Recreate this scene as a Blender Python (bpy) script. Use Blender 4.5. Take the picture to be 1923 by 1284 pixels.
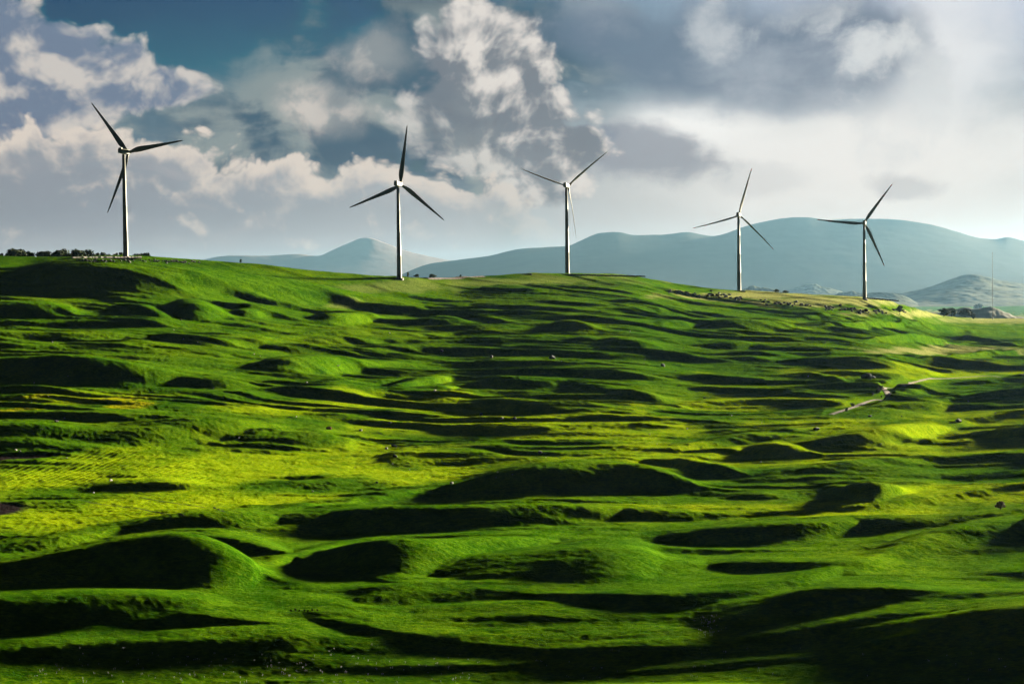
import bpy, bmesh, math, random
import numpy as np
from mathutils import Vector, Matrix

random.seed(7)
rng = np.random.default_rng(11)
S = bpy.context.scene
COL = S.collection
for o in list(bpy.data.objects):
    bpy.data.objects.remove(o)
R = math.radians

# ------------------------------------------------------------------ camera, exposure, sun, sky
FPX, CX, CY = 3049.0, 961.5, 642.0           # photograph: 1923 x 1284
PITCH, ROLL = R(2.1), -0.014
CAMROT = (Matrix.Rotation(R(90) - PITCH, 4, 'X') @ Matrix.Rotation(ROLL, 4, 'Z'))
cam_d = bpy.data.cameras.new("camera")
cam_d.sensor_width = 36.0
cam_d.lens = 36.0 * FPX / 1923.0
cam_d.clip_start, cam_d.clip_end = 1.0, 200000.0
cam = bpy.data.objects.new("camera", cam_d)
cam.matrix_world = CAMROT
COL.objects.link(cam)
S.camera = cam
S.view_settings.view_transform = 'Standard'
S.view_settings.look = 'None'
S.view_settings.gamma = 1.0
S.view_settings.use_curve_mapping = False
EXPO = 2.5
S.view_settings.exposure = EXPO
S.render.engine = 'CYCLES'
S.cycles.use_denoising = True
S.cycles.max_bounces = 5
S.cycles.diffuse_bounces = 0
S.cycles.glossy_bounces = 2
S.cycles.volume_bounces = 0

SUN_AZ, SUN_EL = R(49), R(9.3)               # azimuth to the right of the view, elevation
sun_dir = Vector((math.sin(SUN_AZ) * math.cos(SUN_EL), math.cos(SUN_AZ) * math.cos(SUN_EL), math.sin(SUN_EL)))
sl = bpy.data.lights.new("sun", 'SUN')
sl.energy, sl.angle, sl.color = 5.0, R(3.5), (1.0, 0.88, 0.60)
so = bpy.data.objects.new("sun", sl)
so.rotation_euler = sun_dir.to_track_quat('Z', 'Y').to_euler()
COL.objects.link(so)

_rot = np.array(CAMROT.to_3x3())


def ray(px, py):
    """pixel of the photograph -> azimuth, tangent of elevation"""
    px = np.asarray(px, float); py = np.asarray(py, float)
    d = np.stack([(px - CX) / FPX, -(py - CY) / FPX, -np.ones_like(px)], -1) @ _rot.T
    return np.arctan2(d[..., 0], d[..., 1]), d[..., 2] / np.hypot(d[..., 0], d[..., 1])


# -------- small expression builder for shader nodes
class E:
    nt = None

    def __init__(s, sock): s.s = sock

    @staticmethod
    def m(op, *a, clamp=False):
        n = E.nt.nodes.new('ShaderNodeMath'); n.operation = op; n.use_clamp = clamp
        for i, v in enumerate(a):
            if isinstance(v, E): E.nt.links.new(v.s, n.inputs[i])
            else: n.inputs[i].default_value = float(v)
        return E(n.outputs[0])

    def __add__(s, o): return E.m('ADD', s, o)
    __radd__ = __add__
    def __sub__(s, o): return E.m('SUBTRACT', s, o)
    def __rsub__(s, o): return E.m('SUBTRACT', o, s)
    def __mul__(s, o): return E.m('MULTIPLY', s, o)
    __rmul__ = __mul__
    def __truediv__(s, o): return E.m('DIVIDE', s, o)
    def max(s, o): return E.m('MAXIMUM', s, o)
    def min(s, o): return E.m('MINIMUM', s, o)


def sstep(x, a, b):
    n = E.nt.nodes.new('ShaderNodeMapRange'); n.interpolation_type = 'SMOOTHSTEP'
    E.nt.links.new(x.s, n.inputs[0])
    n.inputs[1].default_value, n.inputs[2].default_value = a, b
    n.inputs[3].default_value, n.inputs[4].default_value = 0.0, 1.0
    return E(n.outputs[0])


def cmix(f, a, b):
    n = E.nt.nodes.new('ShaderNodeMix'); n.data_type = 'RGBA'; n.blend_type = 'MIX'; n.clamp_factor = True
    for sock, v in ((n.inputs[0], f), (n.inputs[6], a), (n.inputs[7], b)):
        if isinstance(v, E): E.nt.links.new(v.s, sock)
        elif isinstance(v, (int, float)): sock.default_value = v
        else: sock.default_value = (*v, 1.0)
    return E(n.outputs[2])


def cmul(a, b):
    n = E.nt.nodes.new('ShaderNodeMix'); n.data_type = 'RGBA'; n.blend_type = 'MULTIPLY'
    n.inputs[0].default_value = 1.0; n.clamp_result = False
    for sock, v in ((n.inputs[6], a), (n.inputs[7], b)):
        if isinstance(v, E): E.nt.links.new(v.s, sock)
        else: sock.default_value = (*v, 1.0)
    return E(n.outputs[2])


def vec(x, y, z):
    n = E.nt.nodes.new('ShaderNodeCombineXYZ')
    for i, v in enumerate((x, y, z)):
        if isinstance(v, E): E.nt.links.new(v.s, n.inputs[i])
        else: n.inputs[i].default_value = v
    return E(n.outputs[0])


def noise(p, scale, detail=5, rough=0.55, dist=0.0, out=0, lac=2.0, dim='3D'):
    n = E.nt.nodes.new('ShaderNodeTexNoise'); n.noise_dimensions = dim
    E.nt.links.new(p.s, n.inputs['Vector'])
    n.inputs['Scale'].default_value = scale
    n.inputs['Detail'].default_value = detail
    n.inputs['Roughness'].default_value = rough
    n.inputs['Lacunarity'].default_value = lac
    n.inputs['Distortion'].default_value = dist
    return E(n.outputs[out])


def voro(p, scale, detail=3, rough=0.5, smooth=0.35):
    n = E.nt.nodes.new('ShaderNodeTexVoronoi')
    n.feature = 'SMOOTH_F1'; n.voronoi_dimensions = '2D'
    E.nt.links.new(p.s, n.inputs['Vector'])
    n.inputs['Scale'].default_value = scale
    n.inputs['Detail'].default_value = detail
    n.inputs['Roughness'].default_value = rough
    n.inputs['Smoothness'].default_value = smooth
    return E(n.outputs['Distance'])


def lin(r, g, b):
    f = lambda c: (c / 255 / 12.92) if c <= 10.3 else ((c / 255 + 0.055) / 1.055) ** 2.4
    return (f(r), f(g), f(b))


def build_sky():
    w = bpy.data.worlds.new("World"); S.world = w
    w.use_nodes = True
    nt = w.node_tree; nt.nodes.clear(); E.nt = nt
    out = nt.nodes.new('ShaderNodeOutputWorld')
    bg = nt.nodes.new('ShaderNodeBackground')
    STR = 0.1
    bg.inputs[1].default_value = STR
    nt.links.new(bg.outputs[0], out.inputs[0])
    K = 1.0 / (STR * 2 ** EXPO)               # display-linear -> background colour
    tc = nt.nodes.new('ShaderNodeTexCoord')
    sep = nt.nodes.new('ShaderNodeSeparateXYZ')
    nt.links.new(tc.outputs['Generated'], sep.inputs[0])
    dx, dy, dz = (E(sep.outputs[i]) for i in range(3))
    az = E.m('ARCTAN2', dx, dy)
    el = E.m('ARCSINE', dz)
    U, V = az * 3.049, el * 3.049             # 1 unit = 18.8 degrees

    def uv(px, py):
        a, e = ray(px, py)
        return float(a) * 3.049, math.atan(float(e)) * 3.049

    sky = nt.nodes.new('ShaderNodeTexSky'); sky.sky_type = 'NISHITA'
    sky.sun_disc = False
    sky.sun_elevation = SUN_EL; sky.sun_rotation = SUN_AZ
    sky.air_density, sky.dust_density, sky.ozone_density = 1.0, 0.6, 3.0
    skyc = E(sky.outputs[0])

    P0 = vec(U, V, 3.7)
    wn = nt.nodes.new('ShaderNodeTexNoise')
    nt.links.new(P0.s, wn.inputs['Vector'])
    wn.inputs['Scale'].default_value = 3.2; wn.inputs['Detail'].default_value = 4
    ws = nt.nodes.new('ShaderNodeSeparateXYZ'); nt.links.new(wn.outputs['Color'], ws.inputs[0])
    wx, wy = E(ws.outputs[0]) - 0.5, E(ws.outputs[1]) - 0.5
    Uw, Vw = U + wx * 0.16, V + wy * 0.12
    P = vec(Uw, Vw * 1.15, 1.3)
    DS = 0.024
    P2 = vec(Uw + DS, (Vw + DS * 0.9) * 1.15, 1.3)
    fb, fb2 = noise(P, 6.0, 8, 0.58, dim='2D'), noise(P2, 6.0, 8, 0.58, dim='2D')
    vo, vo2 = voro(P, 13.0, 3, 0.55), voro(P2, 13.0, 3, 0.55)
    soft = noise(vec(Uw * 0.8, Vw * 1.6, 7.1), 3.4, 5, 0.55, dim='2D')
    soft2 = noise(vec((Uw + 0.07) * 0.8, (Vw + 0.06) * 1.6, 7.1), 3.4, 3, 0.55, dim='2D')
    big = soft - soft2
    streak = noise(vec(Uw * 0.5, Vw * 3.0, 2.2), 5.0, 4, 0.55, dim='2D')
    lobes = (0.42 - vo) * 0.9                  # round cauliflower lobes
    crisp = lobes * 0.62 + (fb - 0.5) * 0.75
    crisp2 = (0.42 - vo2) * 0.9 * 0.62 + (fb2 - 0.5) * 0.75
    relief = crisp - crisp2                   # lit side faces the sun, upper right

    def ell(px, py, rx, ry, warped=True):
        cu, cv = uv(px, py)
        a = ((Uw if warped else U) - cu) * (1000.0 / rx)
        b = ((Vw if warped else V) - cv) * (1000.0 / ry)
        return 1.0 - E.m('SQRT', a * a + b * b)

    def union(*l):
        r = l[0]
        for x in l[1:]: r = E.m('SMOOTH_MAX', r, x, 0.15)
        return r

    def C(r, g, b): return tuple(K * c for c in lin(r, g, b))

    # clear sky: deep teal blue, paler towards the sun on the right
    base = cmul(skyc, (0.002, 0.080, 0.100))
    tr = sstep(U + (soft - 0.5) * 0.25, -0.25, 0.75)
    col = cmix(tr, base, C(196, 208, 224))
    col = cmix((1.0 - sstep(V + (soft - 0.5) * 0.2, 0.26, 0.48)) * 0.8, col, C(98, 132, 150))
    # low bright air over the horizon, whiter to the right
    hz = 1.0 - sstep(V, 0.02, 0.52)
    gl = sstep(U, -0.9, 0.75)
    col = cmix(hz * (0.35 + 0.65 * gl), col, cmix(gl, C(176, 180, 188), C(246, 247, 243)))
    # thin torn grey veil over the middle
    vm = union(ell(770, 190, 380, 240), ell(540, 250, 300, 120), ell(650, 260, 480, 110), ell(820, 250, 260, 120), ell(1000, 120, 330, 170))
    va = sstep(vm * 0.8 + (soft - 0.5) * 1.2 + (fb - 0.5) * 0.8 + (streak - 0.5) * 0.6, -0.15, 0.45)
    vcol = cmix(sstep(soft * 0.5 + streak * 0.5 + (fb - 0.5) * 0.8 + big * 1.2, 0.36, 0.66), C(74, 108, 128), C(146, 162, 164))
    vcol = cmix(sstep(V + (streak - 0.5) * 0.12, 0.42, 0.56) * 0.75, vcol, C(62, 90, 108))
    col = cmix(va * 0.93, col, vcol)
    # soft pale puffs in the veil
    for (x, y, rx, ry, k) in ((695, 108, 110, 85, 0.75), (622, 205, 125, 75, 0.8), (560, 190, 80, 50, 0.4)):
        pa = sstep(ell(x, y, rx, ry) + (fb - 0.5) * 0.9, 0.02, 0.75)
        col = cmix(pa * k, col, cmix(sstep(relief + big, -0.25, 0.35), C(160, 168, 170), C(216, 211, 204)))
    # white glow behind the right hand clouds
    for (x, y, rx, ry, k, c) in ((1290, 255, 190, 150, 1.0, (250, 252, 250)), (1760, 90, 190, 190, 0.9, (236, 240, 242)),
                                 (1560, 300, 560, 150, 0.9, (246, 247, 244)), (1180, 330, 260, 120, 0.6, (205, 210, 210)),
                                 (1130, 30, 130, 60, 0.6, (196, 206, 212))):
        pa = sstep(ell(x, y, rx, ry) + (soft - 0.5) * 0.8 + (fb - 0.5) * 0.5, 0.0, 0.8)
        col = cmix(pa * k, col, C(*c))
    # big slate cloud upper right
    dm = union(ell(1320, 95, 330, 150), ell(1560, 90, 260, 140), ell(1150, 60, 220, 90), ell(1480, 150, 240, 80))
    da = sstep(dm * 0.9 + (soft - 0.5) * 0.75 + (fb - 0.5) * 0.6, 0.02, 0.5)
    dcol = cmix(sstep(soft * 0.8 + fb * 0.45, 0.46, 0.86), C(112, 135, 155), C(172, 184, 195))
    col = cmix(da * 0.92, col, dcol)
    for (x, y, rx, ry, k) in ((1640, 95, 85, 55, 0.9), (1705, 120, 70, 130, 0.7), (1345, 45, 70, 40, 0.5), (1570, 30, 120, 45, 0.5)):
        pa = sstep(ell(x, y, rx * 1.5, ry * 1.5) * 0.8 + (fb - 0.5) * 3.2 + (soft - 0.5) * 1.2, 0.1, 1.1)
        col = cmix(pa * k, col, C(220, 226, 228))
    # grey ragged clouds lower middle and a wisp on the right
    for (x, y, rx, ry, k, c) in ((1190, 310, 170, 90, 0.85, (150, 160, 172)), (1000, 370, 90, 36, 0.8, (146, 158, 166)),
                                 (1100, 270, 70, 40, 0.8, (126, 144, 162)), (1720, 335, 120, 32, 0.55, (188, 194, 200)),
                                 (1420, 340, 170, 40, 0.35, (196, 202, 206))):
        pa = sstep(ell(x, y, rx, ry) + (fb - 0.5) * 1.3 + (streak - 0.5) * 0.5, 0.08, 0.62)
        col = cmix(pa * k, col, C(*c))
    # cumulus bodies: towering one in the middle, heap on the left
    cm = union(ell(900, 95, 125, 80), ell(975, 130, 90, 60), ell(930, 215, 190, 120), ell(1000, 310, 150, 100), ell(1085, 290, 70, 50))
    cd = cm + crisp * 0.62 + 0.26
    ca = sstep(cd, 0.06, 0.32)
    rim = 1.0 - sstep(cd, 0.12, 0.75)
    ccol = cmix(sstep(relief * 1.25 + rim * 0.30 + big * 1.3 + (fb - 0.5) * 0.5, -0.12, 0.62), C(128, 140, 150), C(232, 228, 222))
    col = cmix(ca * (0.55 + 0.4 * sstep(U + V * 1.1, 0.05, 0.4)), col, ccol)
    lm = union(ell(-40, 80, 170, 150), ell(80, 120, 140, 100), ell(190, 150, 130, 78), ell(280, 165, 120, 40), ell(60, 200, 200, 70))
    ld = lm + crisp * 0.62 + 0.16
    la = sstep(ld, 0.05, 0.30)
    lrim = 1.0 - sstep(ld, 0.10, 0.62)
    lcol = cmix(sstep(relief * 1.25 + lrim * 0.28 + big * 1.3 + (fb - 0.5) * 0.4, -0.12, 0.60), C(122, 142, 164), C(212, 209, 204))
    col = cmix(la * 0.96, col, lcol)
    # long bank of cumulus above the ridge
    pts = [(-500, 190), (-150, 215), (-10, 232), (45, 205), (62, 172), (82, 205), (110, 215), (150, 196), (200, 206), (270, 226), (335, 240), (420, 250),
           (480, 262), (560, 284), (640, 284), (700, 276), (790, 284), (890, 304), (960, 330), (1060, 400), (1250, 520), (1600, 560)]
    q = [uv(*p) for p in pts]
    u0, u1 = q[0][0], q[-1][0]
    fc = nt.nodes.new('ShaderNodeFloatCurve')
    cv = fc.mapping.curves[0]
    for i, (a, b) in enumerate(q):
        t = (a - u0) / (u1 - u0)
        if i == 0: cv.points[0].location = (0, b * 2)
        elif i == len(q) - 1: cv.points[-1].location = (1, b * 2)
        else: cv.points.new(t, b * 2)
    fc.mapping.update()
    tt = (U + wx * 0.05 - u0) / (u1 - u0)
    nt.links.new(tt.s, fc.inputs['Value'])
    top = E(fc.outputs[0]) * 0.5
    depth = top + crisp * 0.105 - Vw * 0.35 - V * 0.65
    ba = sstep(depth, -0.004, 0.020)
    bright = 1.0 - sstep(depth + (soft - 0.5) * 0.10 + (streak - 0.5) * 0.05, 0.004, 0.115)
    shade = cmix(sstep(depth + (streak - 0.5) * 0.10, 0.05, 0.26), C(152, 164, 174), C(154, 165, 176))
    shade = cmix(sstep(V + (streak - 0.5) * 0.06, 0.15, 0.02), shade, C(188, 190, 194))
    shade = cmix(gl * 0.75, shade, C(214, 218, 217))
    bcol = cmix(sstep(bright * 0.75 + (1.0 - sstep(depth, 0.0, 0.035)) * 0.25 + relief * 1.1 + (soft - 0.5) * 0.3, 0.15, 0.85), shade, C(226, 218, 208))
    bcol = cmix(sstep(soft + (streak - 0.5) * 0.8, 0.52, 0.8) * 0.35, bcol, C(198, 196, 196))
    col = cmix(ba * (1.0 - sstep(U, -0.10, 0.12) * 0.9), col, bcol)
    # unseen sky made up to shape ambient: dark zenith, mid-grey band behind fills towers
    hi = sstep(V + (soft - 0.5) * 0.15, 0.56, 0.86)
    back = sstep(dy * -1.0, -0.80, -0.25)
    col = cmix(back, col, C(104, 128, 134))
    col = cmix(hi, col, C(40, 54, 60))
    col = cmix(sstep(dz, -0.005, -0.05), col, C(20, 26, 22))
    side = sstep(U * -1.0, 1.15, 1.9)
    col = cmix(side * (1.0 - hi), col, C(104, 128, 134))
    # the haze box adds its own light in front of the sky: the sky itself is that much dimmer
    path = E.m("DIVIDE", 0.13, V.max(0.0) + 0.13) * (0.84 + 0.42 * gl + 0.45 * sstep(U, -0.3, 0.5) * (1.0 - sstep(V, 0.06, 0.34)) + 0.50 * sstep(U, 0.2, 0.95))
    sub = nt.nodes.new('ShaderNodeMix'); sub.data_type = 'RGBA'; sub.blend_type = 'SUBTRACT'; sub.clamp_result = False
    nt.links.new(path.s, sub.inputs[0]); sub.inputs[0].default_value = 1.0
    sub.clamp_factor = False
    nt.links.new(col.s, sub.inputs[6]); sub.inputs[7].default_value = (0.24 * K, 0.465 * K, 0.525 * K, 1)
    mx = nt.nodes.new('ShaderNodeMix'); mx.data_type = 'RGBA'; mx.blend_type = 'LIGHTEN'; mx.inputs[0].default_value = 1.0
    nt.links.new(sub.outputs[2], mx.inputs[6]); mx.inputs[7].default_value = (0.01, 0.012, 0.014, 1)
    col = E(mx.outputs[2])
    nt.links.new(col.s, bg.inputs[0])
    w.cycles.sampling_method = 'MANUAL'
    w.cycles.sample_map_resolution = 512


build_sky()


# ------------------------------------------------------------------ helpers
def tag(o, label=None, cat=None, group=None, kind=None):
    if label: o['label'] = label
    if cat: o['category'] = cat
    if group: o['group'] = group
    if kind: o['kind'] = kind
    return o


def empty(name, loc, rz=0.0):
    o = bpy.data.objects.new(name, None); COL.objects.link(o)
    o.empty_display_size = 1.0
    o.location = loc; o.rotation_euler = (0, 0, rz)
    return o


def link_mesh(name, me, mat, parent=None):
    o = bpy.data.objects.new(name, me); COL.objects.link(o)
    if mat and not me.materials: me.materials.append(mat)
    if parent: o.parent = parent
    return o


def bm_obj(name, bm, mat, parent=None, smooth=True):
    me = bpy.data.meshes.new(name); bm.to_mesh(me); bm.free()
    if smooth: me.polygons.foreach_set('use_smooth', [True] * len(me.polygons))
    return link_mesh(name, me, mat, parent)


def copy_tree(o, parent=None):
    c = o.copy(); COL.objects.link(c)
    if parent: c.parent = parent
    for ch in list(o.children): copy_tree(ch, c)
    return c


def grid_mesh(name, X, Y, Z, mat, attrs=None, flip=False):
    ni, nj = X.shape
    co = np.stack([X, Y, Z], -1).astype(np.float32).reshape(-1)
    idx = np.arange(ni * nj, dtype=np.int32).reshape(ni, nj)
    q = np.stack([idx[:-1, :-1], idx[1:, :-1], idx[1:, 1:], idx[:-1, 1:]], -1).reshape(-1, 4)
    if flip: q = q[:, ::-1]
    me = bpy.data.meshes.new(name)
    me.vertices.add(ni * nj); me.vertices.foreach_set('co', co)
    me.loops.add(q.size); me.loops.foreach_set('vertex_index', q.reshape(-1))
    me.polygons.add(len(q)); me.polygons.foreach_set('loop_start', np.arange(0, q.size, 4, dtype=np.int32))
    me.polygons.foreach_set('use_smooth', np.ones(len(q), dtype=bool))
    me.update(calc_edges=True)
    for k, a in (attrs or {}).items():
        at = me.attributes.new(k, 'FLOAT', 'POINT')
        at.data.foreach_set('value', a.astype(np.float32).reshape(-1))
    return link_mesh(name, me, mat)


_perm = rng.permutation(4096).astype(np.int32)
_grad = rng.uniform(0, 2 * math.pi, 4096)
_gx, _gy = np.cos(_grad).astype(np.float32), np.sin(_grad).astype(np.float32)


def perlin(x, y, seed=0):
    x = x.astype(np.float64) + seed * 17.31; y = y.astype(np.float64) + seed * 9.77
    xi, yi = np.floor(x), np.floor(y)
    xf, yf = (x - xi).astype(np.float32), (y - yi).astype(np.float32)
    xi = xi.astype(np.int64); yi = yi.astype(np.int64)
    u = xf * xf * xf * (xf * (xf * 6 - 15) + 10); v = yf * yf * yf * (yf * (yf * 6 - 15) + 10)

    def g(ix, iy, fx, fy):
        h = _perm[(_perm[ix & 4095] + iy) & 4095]
        return _gx[h] * fx + _gy[h] * fy
    a = g(xi, yi, xf, yf); b = g(xi + 1, yi, xf - 1, yf)
    c = g(xi, yi + 1, xf, yf - 1); d = g(xi + 1, yi + 1, xf - 1, yf - 1)
    return (a + u * (b - a)) + v * ((c + u * (d - c)) - (a + u * (b - a)))


def fbm(x, y, octs=4, gain=0.5, seed=0):
    r, a = 0, 1.0
    for i in range(octs):
        r = r + a * perlin(x * 2 ** i, y * 2 ** i, seed + i * 3); a *= gain
    return r


def curve(xs, ys, x):
    """smooth (Catmull-Rom / monotone-limited) interpolation"""
    xs, ys = np.asarray(xs, float), np.asarray(ys, float)
    if len(xs) == 2: return np.interp(x, xs, ys)
    d = np.diff(ys) / np.diff(xs)
    m = np.empty_like(ys); m[0], m[-1] = d[0], d[-1]
    h = np.diff(xs)
    m[1:-1] = (d[:-1] * h[1:] + d[1:] * h[:-1]) / (h[1:] + h[:-1])
    lim = 3 * np.minimum(np.abs(d[:-1]), np.abs(d[1:]))
    same = d[:-1] * d[1:] > 0
    m[1:-1] = np.where(same, np.clip(m[1:-1], -lim, lim), m[1:-1] * 0.3)
    k = np.clip(np.searchsorted(xs, x) - 1, 0, len(xs) - 2)
    t = np.clip((x - xs[k]) / h[k], 0, 1)
    return ((2 * t**3 - 3 * t**2 + 1) * ys[k] + (t**3 - 2 * t**2 + t) * h[k] * m[k]
            + (-2 * t**3 + 3 * t**2) * ys[k + 1] + (t**3 - t**2) * h[k] * m[k + 1])


def ss(x, a, b):
    t = np.clip((x - a) / (b - a), 0, 1)
    return t * t * (3 - 2 * t)


def new_mat(name):
    m = bpy.data.materials.new(name); m.use_nodes = True
    nt = m.node_tree; E.nt = nt
    return m, nt, nt.nodes['Principled BSDF']


def simple_mat(name, c1, c2, scale=1.0, rough=0.8, spec=0.3, bump=0.0, detail=5, metal=0.0):
    m, nt, b = new_mat(name)
    tc = nt.nodes.new('ShaderNodeTexCoord')
    p = E(tc.outputs['Object'])
    n = noise(p, scale, detail, 0.6)
    col = cmix(sstep(n, 0.35, 0.65), c1, c2)
    nt.links.new(col.s, b.inputs['Base Color'])
    b.inputs['Roughness'].default_value = rough
    b.inputs['Specular IOR Level'].default_value = spec
    b.inputs['Metallic'].default_value = metal
    if bump:
        bn = nt.nodes.new('ShaderNodeBump'); bn.inputs['Strength'].default_value = bump
        n2 = noise(p, scale * 3, detail, 0.65)
        nt.links.new(n2.s, bn.inputs['Height']); nt.links.new(bn.outputs[0], b.inputs['Normal'])
    return m


# ------------------------------------------------------------------ terrain
# skyline of the green hills in the photograph (x, y) and its distance
SIL = [(-700, 470), (-300, 478), (0, 481), (135, 484), (236, 482), (330, 485), (400, 490), (500, 499), (600, 509), (680, 516), (745, 519), (800, 522), (850, 522), (910, 518),
       (960, 515), (1010, 513), (1065, 513), (1130, 514), (1190, 518), (1240, 527), (1300, 538), (1387, 546), (1440, 549), (1500, 552), (1570, 555), (1622, 559),
       (1660, 564), (1700, 574), (1740, 585), (1765, 592), (1800, 596), (1850, 598), (1923, 599), (2300, 603)]
SILD = [(0, 1250), (236, 1250), (745, 1330), (1065, 1480), (1387, 1630), (1622, 1710), (1700, 1790), (1757, 2200), (1800, 2900), (1923, 3100)]
TK = [0, .17, .35, .48, .60, .73, .85, .95, 1.0]
DT = {-300: [334, 378, 490, 600, 710, 840, 1035, 1178, 1240], 240: [334, 378, 490, 600, 710, 840, 1035, 1178, 1240],
      1065: [332, 376, 485, 600, 740, 930, 1130, 1350, 1480], 1622: [324, 366, 460, 560, 690, 880, 1150, 1500, 1710],
      1757: [319, 360, 450, 545, 670, 850, 1150, 1750, 2200], 1923: [314, 354, 440, 530, 640, 800, 1150, 1900, 3100]}

NA, ND = 1300, 1500
core = np.linspace(R(-18.6), R(18.6), NA)
wing = np.linspace(0, 1, 70)[1:] ** 1.4
AZ = np.concatenate([(R(-18.6) - wing * R(52))[::-1], core, R(18.6) + wing * R(52)])
D = np.concatenate([np.geomspace(5, 240, 60)[:-1], np.geomspace(240, 1850, ND), np.geomspace(1850, 42000, 170)[1:]])

sa, se = ray([p[0] for p in SIL], [p[1] for p in SIL])
ESIL = curve(sa, se, AZ)
da_, _ = ray([p[0] for p in SILD], np.full(len(SILD), 540.0))
DSIL = np.interp(AZ, da_, [p[1] for p in SILD])
EBOT = np.full_like(AZ, float(ray(961.5, 1284.0)[1]))
ta, _ = ray(list(DT.keys()), np.full(len(DT), 850.0))
DTAB = np.stack([np.interp(AZ, ta, [DT[k][j] for k in DT]) for j in range(len(TK))], -1)


def azblur(v, sig):
    u = np.linspace(AZ[0], AZ[-1], 4000); du = u[1] - u[0]
    n = int(3 * sig / du); k = np.exp(-0.5 * (np.arange(-n, n + 1) * du / sig) ** 2); k /= k.sum()
    w = np.convolve(np.pad(np.interp(u, AZ, v), n, 'edge'), k, 'valid')
    return np.interp(AZ, u, w)


DSIL = azblur(DSIL, R(0.8))
for j in range(len(TK)): DTAB[:, j] = azblur(DTAB[:, j], R(3.0) if j < 7 else R(1.8))
DTAB[:, -1] = DSIL
for j in range(len(TK) - 2, 0, -1):
    DTAB[:, j] = np.minimum(DTAB[:, j], DTAB[:, j + 1] * 0.97)

BASE = np.zeros((len(AZ), len(D)))
PLAIN = -260.0
for i in range(len(AZ)):
    t = curve(DTAB[i], TK, np.clip(D, DTAB[i, 0], DTAB[i, -1]))
    z = D * (EBOT[i] + t * (ESIL[i] - EBOT[i]))
    near = D < DTAB[i, 0]
    q = D / DTAB[i, 0]
    z = np.where(near, D * EBOT[i] - 14 * np.clip(q, 0, 1) * np.clip(1 - q, 0, 1) - 2.0 * np.clip(1 - q, 0, 1), z)
    ds, zs = DTAB[i, -1], DTAB[i, -1] * ESIL[i]
    far = D > ds
    w = 1 - np.exp(-((np.maximum(D - ds, 0) / (0.62 * ds)) ** 1.5))
    z = np.where(far, zs + (min(PLAIN, zs - 4) - zs) * w, z)
    BASE[i] = z


def base_dist(i, e):
    """distance at which the base surface of column i is seen at elevation e"""
    t = (e - EBOT[i]) / (ESIL[i] - EBOT[i])
    tt = np.linspace(0, 1, 200)
    return t, tt


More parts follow.
